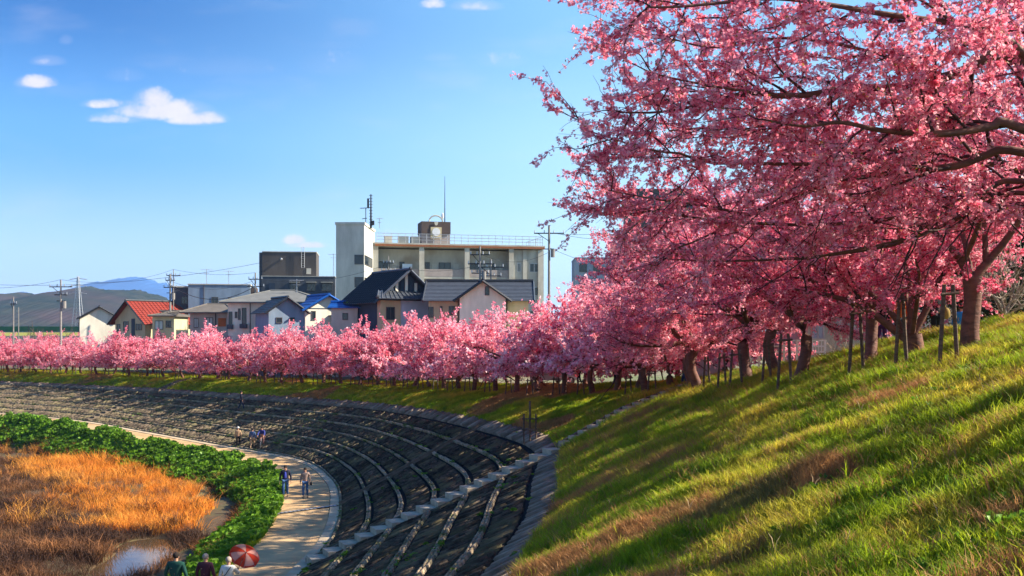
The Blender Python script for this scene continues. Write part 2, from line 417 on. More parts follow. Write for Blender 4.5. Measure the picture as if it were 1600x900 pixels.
# grate across the path
gr = empty('drain_grate', tuple(inner(np.array([7.0]), np.array([1.8]))[0]), 0, 'dark slotted drain grate crossing the sandy path in front of the walking pair', 'drain grate')
toe, top, tre, cre, nrm = (a[0] for a in prof(np.array([7.0])))
tn = Vector((-nrm[1], nrm[0], 0)); nn_ = Vector(nrm)
base = Vector(inner(np.array([7.0]), np.array([0.1]))[0])
mb = MB(); mb.prism([base - nn_*0 - tn*.14, base - nn_*(PW-.15) - tn*.14, base - nn_*(PW-.15) + tn*.14, base + tn*.14], (0, 0, .045))
mb.v = [tuple(Vector(v)-gr.location) for v in mb.v]; mb.build('channel', m_joint, gr)
for k in range(15):
    c = base - nn_*(.12+k*.235); mb = MB()
    mb.prism([c - tn*.11, c - nn_*.16 - tn*.11, c - nn_*.16 + tn*.11, c + tn*.11], (0, 0, .062))
    mb.v = [tuple(Vector(v)-gr.location) for v in mb.v]; mb.build('bar', m_galv, gr)

# ------------------------------------------------------------------ revetment wall
SU, SG, SF = 5.0, 7.0, 11.95
rev, _ = grid(lambda u, v: revet(u, v)-revnorm(u, v)*.02, us, np.linspace(0, 1, 8), 'revetment_wall', m_joint, kind=None)
tag(rev, 'dark stained concrete block revetment curving round beside the sandy path', 'retaining wall')
NT = 6
vt = np.linspace(.012, 1-KIN, NT+1)
def hexes(u0, u1, v0, v1, h0, h1):
    """vectorised boxes on the revetment -> V (n*8,3), F"""
    cor = [(u0, v0), (u1, v0), (u1, v1), (u0, v1)]; bot = []; topv = []
    nn = revnorm((u0+u1)/2, (v0+v1)/2)
    for (a, c) in cor:
        p = revet(a, c); bot.append(p+nn*np.asarray(h0)[..., None]); topv.append(p+nn*np.asarray(h1)[..., None])
    V = np.stack(bot+topv, 1)
    return V
HF = np.array([(4,5,6,7),(0,1,5,4),(1,2,6,5),(2,3,7,6),(3,0,4,7)])
def hexobj(V, name, mat, parent):
    n = len(V); F = (HF[None]+8*np.arange(n)[:, None, None]).reshape(-1, 4)
    return link(name, npmesh(name, V.reshape(-1, 3), F, mat), parent)
gaps = [(arc_at(SU), .62), (arc_at(SG), .28), (arc_at(SF), .45)]
def run(step, s0=1.0, s1=ARC-4):
    res = []; cur = s0; stops = sorted([(g-h, g+h) for g, h in gaps if g-h > s0])
    for a, b2 in stops + [(s1, s1)]:
        k = max(1, round((a-cur)/step)); e = np.linspace(cur, a, k+1); res += list(zip(e[:-1], e[1:])); cur = b2
    return res
pans = []
for (s0, s1) in run(1.04):
    for t_ in range(NT):
        g_ = .016 if t_ else .004
        pans.append((s0+.02, s1-.02, vt[t_]+g_+.004, vt[t_+1]-.016-.004, t_))
def dist_of(s, v):
    p = revet(u_at(np.array([s])), np.array([v]))[0]
    if p[1] < 16 or abs(p[0]/max(p[1], 1)) > .6: return 1e9
    return math.hypot(p[0], p[1])
pans.sort(key=lambda q: dist_of((q[0]+q[1])/2, (q[2]+q[3])/2))
plate_all = []; rib_all = []
for k, (s0, s1, v0, v1, t_) in enumerate(pans):
    uu0, uu1 = u_at(s0), u_at(s1); nr = 6; boxes = [(uu0, uu1, v0, v1, -.01, .025)]
    ribs = []
    for r in range(nr):
        c = s0+(s1-s0)*(r+.5)/nr; w = (s1-s0)/nr*random.uniform(.08, .19)
        cuts = sorted([v0+.002, v1-.002] + [v0+(v1-v0)*random.uniform(.2, .8) for _ in range(random.choice((0, 1, 1)))])
        for a, b_ in zip(cuts[:-1], cuts[1:]):
            if random.random() < .05: continue
            ribs.append((u_at(c-w), u_at(c+w), a+.0015, b_-.0015, .024, random.uniform(.05, .115)))
    cv = lambda L_: hexes(*[np.array(z) for z in zip(*L_)])
    Vp, Vr = cv(boxes), cv(ribs)
    if k < 300:
        p = hexobj(Vp, 'panel', m_dark, rev)
        r_ = hexobj(Vr, 'ribs', m_rib, p)
    else:
        plate_all.append(Vp); rib_all.append(Vr)
o = hexobj(np.concatenate(plate_all), 'panel', m_dark, rev); o['kind'] = 'stuff'
r_ = hexobj(np.concatenate(rib_all), 'ribs', m_rib, o); r_['kind'] = 'stuff'
# contour beams made of short blocks, and the coping slabs
for t_ in range(NT):
    bs = []
    for (s0, s1) in run(.52):
        for half in ((-.010, -.006), (-.004, .005)) if t_ else ((-.010, .002),):
            h = .10 if half[1] > 0 else .14
            bs.append((u_at(s0+.012), u_at(s1-.012), vt[t_]+half[0], vt[t_]+half[1]+random.uniform(0, .003), -.01, h+random.uniform(-.02, .02)))
    hexobj(hexes(*[np.array(z) for z in zip(*bs)]), 'beam', m_band, rev)['kind'] = 'stuff'
cps = [(s0, s1, dist_of((s0+s1)/2, 1)) for (s0, s1) in run(.62)]
cps.sort(key=lambda q: q[2])
rest = []
for k, (s0, s1, _) in enumerate(cps):
    e = random.uniform(0, .012); h = .12+random.uniform(-.03, .05)
    mid = s0 + (s1-s0)*.62
    V = hexes(*[np.array(z) for z in zip((u_at(s0+.015), u_at(mid-.02), 1-KIN+.004, 1.0+e, -.05, h), (u_at(mid+.01), u_at(s1-.01), 1-KIN+.004, 1.0+e*.5, -.05, h-.07))])
    if k < 290: hexobj(V, 'coping_slab', m_cope, rev)
    else: rest.append(V)
if rest: hexobj(np.concatenate(rest), 'coping_slab', m_cope, rev)['kind'] = 'stuff'
# slanting drain channel
mb = MB()
for sgn in (-1, 1):
    c = arc_at(SG)+sgn*.22
    V = hexes(np.array([u_at(c-.04)]), np.array([u_at(c+.04)]), np.array([0.0]), np.array([1.0]), np.array([-.02]), np.array([.16 if sgn > 0 else .10]))
    mb.mesh([tuple(p) for p in V[0]], [tuple(f) for f in HF])
mb.build('drain_channel', m_sides, rev)

# ------------------------------------------------------------------ stairs
def stairs(u, wid, n1, n2, label, loc_w, sm=None):
    us_ = np.array([u]); toe, top, tre, cre, n = (a[0] for a in prof(us_))
    root = empty('staircase', tuple(toe), 0, label, 'staircase'); rl = Vector(toe)
    def flight(A, B, n, m_):
        A = Vector(A); B = Vector(B); h = Vector((B.x-A.x, B.y-A.y, 0)); L_ = h.length; d = h/L_; t = Vector((-d.y, d.x, 0)); dz = (B.z-A.z)/n; run_ = L_/n
        for i in range(n):
            a = A + d*(run_*i) - t*wid/2; z1 = A.z+dz*(i+1)+.07
            q = [a, a+d*(run_-.012), a+d*(run_-.012)+t*wid, a+t*wid]
            q = [Vector((p.x, p.y, z1-dz-.18))-rl for p in q]
            m = MB().prism(q, (0, 0, dz+.18)); m.build('step', sm or m_step, root)
        for sg in (-1, 1):
            o0 = t*(sg*(wid/2+.07)); w = t*.055
            lo = (-.2 if sg > 0 else -.2); hi = .13 if sg < 0 else .16
            q = [A+o0-w+Vector((0,0,lo)), A+o0+w+Vector((0,0,lo)), A+o0+w+Vector((0,0,hi)), A+o0-w+Vector((0,0,hi))]
            m = MB().prism([p-rl for p in q], B-A); m.build('stringer', m_sides, root)
    flight(toe, Vector(top)+Vector((0, 0, .05)), n1, 0)
    if n2:
        pts = slope(np.full(3, u), np.array([.04, .55, 1.35])); 
        flight(pts[0]+np.array([0,0,.0]), pts[1]+np.array([0,0,.03]), n2//2, 1); flight(pts[1]+np.array([0,0,.03]), pts[2]+np.array([0,0,.03]), n2-n2//2, 1)
    return root
stairs(SU, .85, 17, 14, 'long pale concrete staircase climbing the dark revetment and the grass slope', 1)
stairs(SF, .55, 14, 9, 'small distant staircase on the far left of the revetment', 1, m_sides)

# ------------------------------------------------------------------ vegetation made of instanced tufts
def tuft_mesh(name, mat, nb, h, spread, width, lean, seed, leafy=False):
    r = np.random.default_rng(seed); V = []; F = []
    for i in range(nb):
        a = r.uniform(0, 6.283); rr = spread*math.sqrt(r.uniform()); bx, by = rr*math.cos(a), rr*math.sin(a)
        hh = h*r.uniform(.5, 1.15); la = r.uniform(0, 6.283); ll = lean*hh*r.uniform(.2, 1.2); w = width*r.uniform(.6, 1.3)
        fa = r.uniform(0, 3.14); dx, dy = math.cos(fa)*w, math.sin(fa)*w; k = len(V)
        lx, ly = math.cos(la)*ll, math.sin(la)*ll
        if leafy:
            zc = hh*.55; V += [(bx-dx, by-dy, zc), (bx+lx*.5, by+ly*.5, zc-hh*.12), (bx+dx+lx, by+dy+ly, zc+hh*.25), (bx+lx*.4-dy, by+ly*.4+dx, zc+hh*.35)]
            F += [(k, k+1, k+2), (k, k+2, k+3)]
        else:
            V += [(bx-dx, by-dy, 0), (bx+dx, by+dy, 0), (bx-dx*.8+lx*.35, by-dy*.8+ly*.35, hh*.55), (bx+dx*.8+lx*.35, by+dy*.8+ly*.35, hh*.55), (bx+lx, by+ly, hh*(1-.25*lean))]
            F += [(k, k+1, k+3), (k, k+3, k+2), (k+2, k+3, k+4)]
    return npmesh(name, V, F, mat)
def scatter(name, pts, scl, tuft, label=None, cat=None, parent=None):
    n = len(pts); me = bpy.data.meshes.new(name); me.vertices.add(n); me.vertices.foreach_set('co', np.asarray(pts, np.float32).ravel())
    a = me.attributes.new('rot', 'FLOAT_VECTOR', 'POINT'); r = np.zeros((n, 3), np.float32); r[:, 2] = RNG.uniform(0, 6.283, n); r[:, :2] = RNG.normal(0, .12, (n, 2))
    a.data.foreach_set('vector', r.ravel())
    a = me.attributes.new('scl', 'FLOAT', 'POINT'); a.data.foreach_set('value', np.asarray(scl, np.float32))
    o = link(name, me, parent); src = bpy.data.objects.new(name+'_tuft', tuft)
    ng = bpy.data.node_groups.new(name, 'GeometryNodeTree')
    ng.interface.new_socket('Geometry', in_out='INPUT', socket_type='NodeSocketGeometry'); ng.interface.new_socket('Geometry', in_out='OUTPUT', socket_type='NodeSocketGeometry')
    gi = ng.nodes.new('NodeGroupInput'); go = ng.nodes.new('NodeGroupOutput'); ip = ng.nodes.new('GeometryNodeInstanceOnPoints'); oi = ng.nodes.new('GeometryNodeObjectInfo')
    oi.inputs['Object'].default_value = src; oi.inputs['As Instance'].default_value = True
    ar = ng.nodes.new('GeometryNodeInputNamedAttribute'); ar.data_type = 'FLOAT_VECTOR'; ar.inputs[0].default_value = 'rot'
    asc = ng.nodes.new('GeometryNodeInputNamedAttribute'); asc.data_type = 'FLOAT'; asc.inputs[0].default_value = 'scl'
    l = ng.links.new; l(gi.outputs[0], ip.inputs['Points']); l(oi.outputs['Geometry'], ip.inputs['Instance']); l(ar.outputs[0], ip.inputs['Rotation']); l(asc.outputs[0], ip.inputs['Scale']); l(ip.outputs[0], go.inputs[0])
    md = o.modifiers.new('scatter', 'NODES'); md.node_group = ng
    tag(o, label, cat, kind='stuff'); return o

m_grass = M('grass_blade', (.42,.50,.018), (.15,.26,.012), scale=1.2, rough=.6, transl=.55, third=(.60,.48,.05), tscale=.45, rnd=.35, spec=.25)
m_straw = M('straw', (.58,.30,.10), (.36,.17,.06), scale=1.5, rough=.7, transl=.35, third=(.24,.20,.05), tscale=.5, rnd=.35)
m_reed = M('reed', (.84,.34,.035), (.60,.19,.025), scale=.7, rough=.75, transl=.35, rnd=.3, third=(.80,.40,.08), tscale=.15)
m_reedd = M('dead_reed', (.085,.038,.020), (.045,.022,.014), scale=.8, rough=.85, transl=.2, rnd=.5, third=(.26,.11,.04), tscale=.35)
m_herb = M('herb', (.16,.30,.015), (.06,.15,.010), scale=1.6, rough=.5, transl=.35, rnd=.35, spec=.4)

def sample_slope(n, ulo, uhi, wlo, whi, dens):
    u = RNG.uniform(ulo, uhi, n); w = RNG.uniform(wlo, whi, n); p = slope(u, w)
    ok = RNG.uniform(0, 1, n) < dens(p); 
    sc = arc_at(u); 
    for g_, h_ in ((arc_at(SU), .62), (arc_at(SF), .62)):
        ok &= ~(np.abs(sc-g_) < h_)
    return p[ok], w[ok]
def dfn(p, r0=17., e=1.7):
    d = np.hypot(p[:, 0], p[:, 1]); return np.clip((r0/d)**e, 0, 1)*((np.abs(p[:, 0]) < .62*p[:, 1]+3) & (p[:, 1] > 5))
p1, _ = sample_slope(330000, 1, 5.6, .01, 2.0, dfn)
dry = fbm(p1[:, 0], p1[:, 1]*.45, 31, 3, .55) 
# dried strip low on the near slope, worn earth streaks
pxx = 800+p1[:, 0]/p1[:, 1]*FPX; pyy = HOR-p1[:, 2]/p1[:, 1]*FPX
pd = np.hypot(p1[:, 0]-3.2, (p1[:, 1]-14.5)*.9)
line = np.abs(p1[:, 1]-(19.2-.60*p1[:, 0]))+.35*fbm(p1[:, 0], p1[:, 1], 77, 3, 2.0)
line2 = np.abs(p1[:, 1]-(27.5-.45*p1[:, 0]))+.5*fbm(p1[:, 0], p1[:, 1], 78, 3, 2.0)
patch = fbm(p1[:, 0]*.55+p1[:, 1]*.2, p1[:, 1]*1.6, 79, 4, 1.1)
isdry = ((line < .95) & (p1[:, 0] < 5.4)) | ((line2 < .45) & (p1[:, 0] < 4.5)) | (patch > .95) | ((dry > 1.25) & (patch > 0)) | (RNG.uniform(0, 1, len(p1)) < .09)
clmp = np.clip(1+.45*fbm(p1[:, 0], p1[:, 1], 80, 3, 3.5), .45, 1.7)
far_s = clmp*(1+np.clip(np.hypot(p1[:, 0], p1[:, 1])-18, 0, 50)*.022)
tg = tuft_mesh('grass_tuft', m_grass, 15, .20, .10, .0055, .75, 1); ts = tuft_mesh('straw_tuft', m_straw, 13, .27, .10, .0045, .8, 2)
k = ~isdry
scatter('grass', p1[k], RNG.uniform(.5, 1.25, k.sum())*far_s[k], tg, 'green spring grass covering the embankment below the cherry trees', 'grass')
k = isdry
scatter('dry_grass', p1[k], RNG.uniform(.55, 1.2, k.sum())*far_s[k], ts, 'dried orange brown grass lying in strips on the near slope', 'dry grass')
# scattered taller weeds
k = RNG.uniform(0, 1, len(p1)) < .012
tw = tuft_mesh('weed_tuft', m_grass, 9, .42, .07, .007, .7, 3)
scatter('tall_grass', p1[k], RNG.uniform(.5, 1.1, k.sum()), tw, 'taller grass tufts standing out of the near slope', 'tall grass')
p2, _ = sample_slope(90000, 5.4, 14.6, .02, 2.0, lambda p: dfn(p, 55, 1.2))
dryf = fbm(p2[:, 0]*.6, p2[:, 1]*.6, 41, 3, .5); k = dryf < .45
tg2 = tuft_mesh('far_grass_tuft', m_grass, 12, .26, .22, .012, .7, 5); ts2 = tuft_mesh('far_straw_tuft', m_straw, 12, .2, .22, .012, .9, 6)
scatter('grass', p2[k], RNG.uniform(.6, 1.2, k.sum()), tg2, 'strip of green grass between the far revetment and the tree row', 'grass')
scatter('dry_grass', p2[~k], RNG.uniform(.6, 1.2, (~k).sum()), ts2, 'yellowed dry grass patches in the far grass strip', 'dry grass')

# river side
_tu = np.linspace(0, NS-1.01, 900); _toe, _, _, _, _n = prof(_tu)
def riverdist(x, y):
    d = (x[:, None]-_toe[None, :, 0])**2+(y[:, None]-_toe[None, :, 1])**2; i = d.argmin(1)
    return -((x-_toe[i, 0])*_n[i, 0]+(y-_toe[i, 1])*_n[i, 1])
n = 46000
u = RNG.uniform(2.3, 14.5, n); w = RNG.beta(1.2, 2.3, n)*(3.6+.7*fbm(u*6, u*2, 13, 3, 1.0))
p = bank(u, w); keep = RNG.uniform(0, 1, n) < np.clip((50/np.hypot(p[:, 0], p[:, 1]))**1.0, 0, 1)
keep &= (w > .75) | (fbm(p[:, 0], p[:, 1], 5, 3, 1.0) > -.1); keep &= ~((u < 6.15) & (fbm(p[:, 0], p[:, 1], 6, 3, .8) > -.15)); keep &= w > .1
p = p[keep]; w_ = w[keep]
lump = fbm(p[:, 0], p[:, 1], 8, 3, 1.6)
uk = u[keep]; far_up = np.clip((uk-9.0)/1.5, 0, 1)*np.exp(-((w_-.6)/.9)**2)*.5
p[:, 2] += (np.clip(.12+.25*lump, 0, .55)+far_up)*RNG.uniform(0, 1, len(p))
th = tuft_mesh('herb_clump', m_herb, 30, .38, .20, .035, .6, 7, leafy=True)
scatter('ground_cover', p, RNG.uniform(.6, 1.25, len(p)), th, 'lush dark green herbs growing along the river side of the path', 'plants')
n = 11000; u = np.where(RNG.uniform(0, 1, n) < .65, RNG.uniform(2.3, 6.3, n), RNG.uniform(6, 14, n)); w = RNG.uniform(.05, 4.6, n); p = bank(u, w)
scatter('bank_grass', p, RNG.uniform(.5, 1.3, n), tg2, 'short mixed grass on the near riverbank below the path', 'grass')

n = 150000
x = RNG.uniform(-75, -9, n); y = RNG.uniform(34, 104, n); keep = (np.abs(x) < y*.56+2) & (RNG.uniform(0, 1, n) < np.clip((46/np.hypot(x, y))**1.2, 0, 1))
x, y = x[keep], y[keep]; rd = riverdist(x, y); z = marsh_z(x, y); keep = (rd > PW+2.3+.5*fbm(x, y, 66, 3, 1.2)) & (z > -10.39); x, y, z = x[keep], y[keep], z[keep]
pxx = 800+x/y*FPX; pyy = HOR-z/y*FPX
# dark dead reeds to the lower left, bright reeds in the middle (world coordinates)
nz = fbm(x, y, 55, 4, .35); nf = fbm(x, y, 56, 4, 1.3)
edge = x-(-44.8+(90.6-y)*.597)+3.2*nz+1.5*nf+RNG.normal(0, 1.6, len(x))
bright = (edge > 0) & (y+1.5*nf > 50.5) & ~((nf > .85) & (nz > .1)) | ((nz > 1.0) & (nf > .2))
pts = np.stack([x, y, z-.03], 1)
tr = tuft_mesh('reed_tuft', m_reed, 13, 1.05, .30, .013, .75, 9); td = tuft_mesh('dead_reed_tuft', m_reedd, 14, 1.0, .34, .014, 1.1, 10)
thin = nz*.25+.72
k = bright & (RNG.uniform(0, 1, len(x)) < .72)
scatter('reeds', pts[k], (RNG.uniform(.5, 1.15, k.sum()))*np.clip(.75+.25*nz[k]+.3*nf[k], .25, 1.4), tr, 'bright orange dry reeds filling the middle of the marsh', 'reeds')
k = ~bright & (RNG.uniform(0, 1, len(x)) < .62)
k2 = bright & (RNG.uniform(0, 1, len(x)) < .10); tm_ = tuft_mesh('brown_weed_tuft', M('brown_weed', (.30,.12,.045), (.16,.06,.03), scale=1, rough=.85, transl=.25, rnd=.4), 20, .8, .3, .011, .9, 14)
scatter('brown_weeds', pts[k2], RNG.uniform(.3, 1.0, k2.sum()), tm_, 'reddish brown weeds scattered among the marsh reeds', 'weeds')
scatter('dead_reeds', pts[k], RNG.uniform(.4, 1.15, k.sum())*np.clip(.75+.3*nz[k]+.35*nf[k], .25, 1.5), td, 'dark brown dead reeds and weeds at the left of the marsh', 'reeds')

# fallen petals and worn soil at the feet of the near trees
n = 9000; u = RNG.uniform(1.6, 6.5, n); w = 1.0+RNG.normal(0, .16, n); p = slope(u, np.clip(w, 0, 2)); p[:, 2] += .03
pm = npmesh('petal', [(-.02,-.012,0),(.02,-.012,.004),(.02,.012,0),(-.02,.012,.006)], [(0,1,2,3)], M('petal', (.85,.42,.48), (.7,.28,.33), scale=4, transl=.3))
scatter('fallen_petals', p, RNG.uniform(.6, 1.3, n), pm, 'pink petals fallen on the grass below the cherry trees', 'petals')

# weeds rooted in the joints of the revetment, leafy weeds and dead stalks on the near slope
n = 1500; u = RNG.uniform(2, 12, n); v = RNG.uniform(.03, .98, n); jt = RNG.integers(0, NT, n); v = np.where(RNG.uniform(0, 1, n) < .7, vt[jt]+RNG.uniform(-.012, .012, n), v)
p = revet(u, v)+revnorm(u, v)*.02; wk = fbm(p[:, 0], p[:, 1], 91, 3, .7) > .35
mw = tuft_mesh('joint_weed_tuft', m_herb, 14, .16, .12, .03, .8, 21, leafy=True)
scatter('joint_weeds', p[wk], RNG.uniform(.35, 1.05, wk.sum()), mw, 'small green weeds growing from the joints of the revetment', 'weeds')
k = (RNG.uniform(0, 1, len(p1)) < .035) & (fbm(p1[:, 0], p1[:, 1], 95, 3, 1.6) > .15)
scatter('leafy_weeds', p1[k], RNG.uniform(.35, .85, k.sum()), tuft_mesh('leafy_weed_tuft', m_herb, 16, .22, .16, .028, .7, 22, leafy=True), 'low leafy weeds among the grass of the near slope', 'weeds')
k = RNG.uniform(0, 1, len(p1)) < .012
scatter('dead_stalks', p1[k], RNG.uniform(.5, 1.15, k.sum()), tuft_mesh('stalk_tuft', M('dead_stalk', (.55,.42,.24), (.30,.20,.10), scale=3, rough=.8), 4, .38, .05, .005, 1.0, 23), 'pale dead stalks sticking out of the near slope', 'dead stalks')

n = 9000; u = RNG.uniform(3, 13.5, n); w = RNG.uniform(1.6, 5.0, n); p = bank(u, w); k = (fbm(p[:, 0], p[:, 1], 97, 3, .9) > -.35) & (p[:, 2] > -10.45)
scatter('bank_dry_growth', p[k], RNG.uniform(.25, .75, k.sum()), td, 'brown withered growth on the lower riverbank between herbs and reeds', 'dry plants')
k2 = k & (RNG.uniform(0, 1, n) < .25)
scatter('bank_straw', p[k2], RNG.uniform(.3, .7, k2.sum()), tr, 'orange dry stems on the lower riverbank beside the herbs', 'dry plants')
# ------------------------------------------------------------------ cherry trees
m_bark = M('cherry_bark', (.20,.085,.055), (.09,.040,.030), scale=3, rough=.75, bump=.35, stretch=(1,1,3), bscale=8)
m_twig = M('cherry_twig', (.085,.04,.035), (.045,.02,.02), scale=5, rough=.8)
m_young = M('young_leaf', (.34,.26,.035), (.22,.10,.025), scale=6, rough=.5, transl=.5)
def blossom_mat():
    m = bpy.data.materials.new('cherry_blossom'); m.use_nodes = True; nt = m.node_tree; nt.nodes.clear(); l = nt.links.new
    o = N(nt, 'ShaderNodeOutputMaterial'); at = N(nt, 'ShaderNodeAttribute', attribute_name='tint')
    r = N(nt, 'ShaderNodeValToRGB'); el = r.color_ramp.elements
    for e, (p, c) in zip((el[0], el.new(.3), el.new(.6), el.new(.85), el[-1]), ((0, (.50,.04,.09)), (.3, (.90,.19,.29)), (.6, (.96,.35,.44)), (.85, (.98,.57,.63)), (1, (.99,.82,.83)))):
        e.position = p; e.color = (*c, 1)
    l(at.outputs['Fac'], r.inputs[0])
    d = N(nt, 'ShaderNodeBsdfDiffuse'); t = N(nt, 'ShaderNodeBsdfTranslucent'); x = N(nt, 'ShaderNodeMixShader'); x.inputs[0].default_value = .58
    oi = N(nt, 'ShaderNodeObjectInfo'); hs = N(nt, 'ShaderNodeHueSaturation'); m1 = N(nt, 'ShaderNodeMapRange'); l(oi.outputs['Random'], m1.inputs[0]); m1.inputs[3].default_value = .86; m1.inputs[4].default_value = 1.05
    l(m1.outputs[0], hs.inputs['Value']); m2 = N(nt, 'ShaderNodeMapRange'); l(oi.outputs['Random'], m2.inputs[0]); m2.inputs[3].default_value = 1.1; m2.inputs[4].default_value = .88; l(m2.outputs[0], hs.inputs['Saturation']); l(r.outputs[0], hs.inputs['Color'])
    l(hs.outputs[0], d.inputs[0]); l(hs.outputs[0], t.inputs[0]); l(d.outputs[0], x.inputs[1]); l(t.outputs[0], x.inputs[2]); l(x.outputs[0], o.inputs[0])
    return m
m_blos = blossom_mat()

def unit(v): return v/np.maximum(np.linalg.norm(v, axis=-1, keepdims=True), 1e-9)
def polyline(r, p, d, L_, n, wob, droop):
    pts = [np.array(p, float)]; d = np.array(d, float)
    for i in range(n):
        d = d + r.normal(0, wob, 3); d[2] += droop; d /= np.linalg.norm(d); pts.append(pts[-1]+d*L_/n)
    return np.array(pts)
def child_dir(r, d, ang, flat=.55):
    a = unit(np.cross(d, [0, 0, 1.0]) + 1e-6); b = np.cross(a, d); ph = r.uniform(0, 6.283)
    s = a*math.cos(ph)+b*math.sin(ph)*flat; v = d*math.cos(ang)+unit(s)*math.sin(ang); return v/np.linalg.norm(v)
def tubes(polys, n):
    V = []; F = []; k = 0
    for pts, r0, r1 in polys:
        m = len(pts); t = np.gradient(pts, axis=0); t = unit(t)
        ref = np.where(np.abs(t[:, 2:3]) < .9, np.array([[0, 0, 1.0]]), np.array([[1.0, 0, 0]])); a = unit(np.cross(t, ref)); b = np.cross(t, a)
        rad = np.linspace(r0, r1, m) if not hasattr(r0, '__len__') else np.asarray(r0)
        an = np.arange(n)*2*math.pi/n
        v = pts[:, None]+(a[:, None]*np.cos(an)[None, :, None]+b[:, None]*np.sin(an)[None, :, None])*rad[:, None, None]
        V.append(v.reshape(-1, 3)); i = np.arange(m-1)[:, None]*n; j = np.arange(n)[None]; jn = (j+1) % n
        F.append(np.stack([i+j, i+n+j, i+n+jn, i+jn], -1).reshape(-1, 4)+k); k += m*n
    return np.concatenate(V), np.concatenate(F)
def smooth_poly(ctrl, n):
    c = np.array(ctrl, float); m = len(c); t = np.linspace(0, m-1-1e-6, n); i = t.astype(int); f = (t-i)[:, None]
    g = lambda k: c[np.clip(k, 0, m-1)]; p0, p1, p2, p3 = g(i-1), g(i), g(i+1), g(i+2)
    return .5*((2*p1)+(-p0+p2)*f+(2*p0-5*p1+4*p2-p3)*f*f+(-p0+3*p1-3*p2+p3)*f**3)

def flowers(r, C, size, kind):
    n = len(C)
    if kind == 'star':        # five separate petals in a shallow cup
        nr = unit(r.normal(0, 1, (n, 3))+np.array([0, 0, .15])); a = unit(np.cross(nr, r.normal(0, 1, (n, 3)))); b = np.cross(nr, a)
        s = size*r.uniform(.75, 1.2, (n, 1, 1)); V = np.zeros((n, 11, 3)); V[:, 0] = C
        for p in range(5):
            for q, off in enumerate((-.5, .5)):
                an = 2*math.pi*p/5+off; V[:, 1+2*p+q] = C+(a*math.cos(an)+b*math.sin(an)+nr*.45)*s[:, 0]
        f = np.array([(0, 1+2*p, 2+2*p) for p in range(5)]); k = 11
    else:                     # small tilted petal groups for trees further off
        V = np.zeros((n, 6, 3)); s = size*r.uniform(.7, 1.3, (n, 1))
        for h in range(2):
            nr = unit(r.normal(0, 1, (n, 3))); a = unit(np.cross(nr, r.normal(0, 1, (n, 3)))); b = np.cross(nr, a); o = r.normal(0, .4, (n, 3))*s*h
            V[:, 3*h] = C+o+a*s; V[:, 3*h+1] = C+o-a*s*.6+b*s*.8; V[:, 3*h+2] = C+o-a*s*.6-b*s*.8
        f = np.array([(0, 1, 2), (3, 4, 5)]); k = 6
    F = (f[None]+k*np.arange(n)[:, None, None]).reshape(-1, 3)
    return V.reshape(-1, 3), F, k

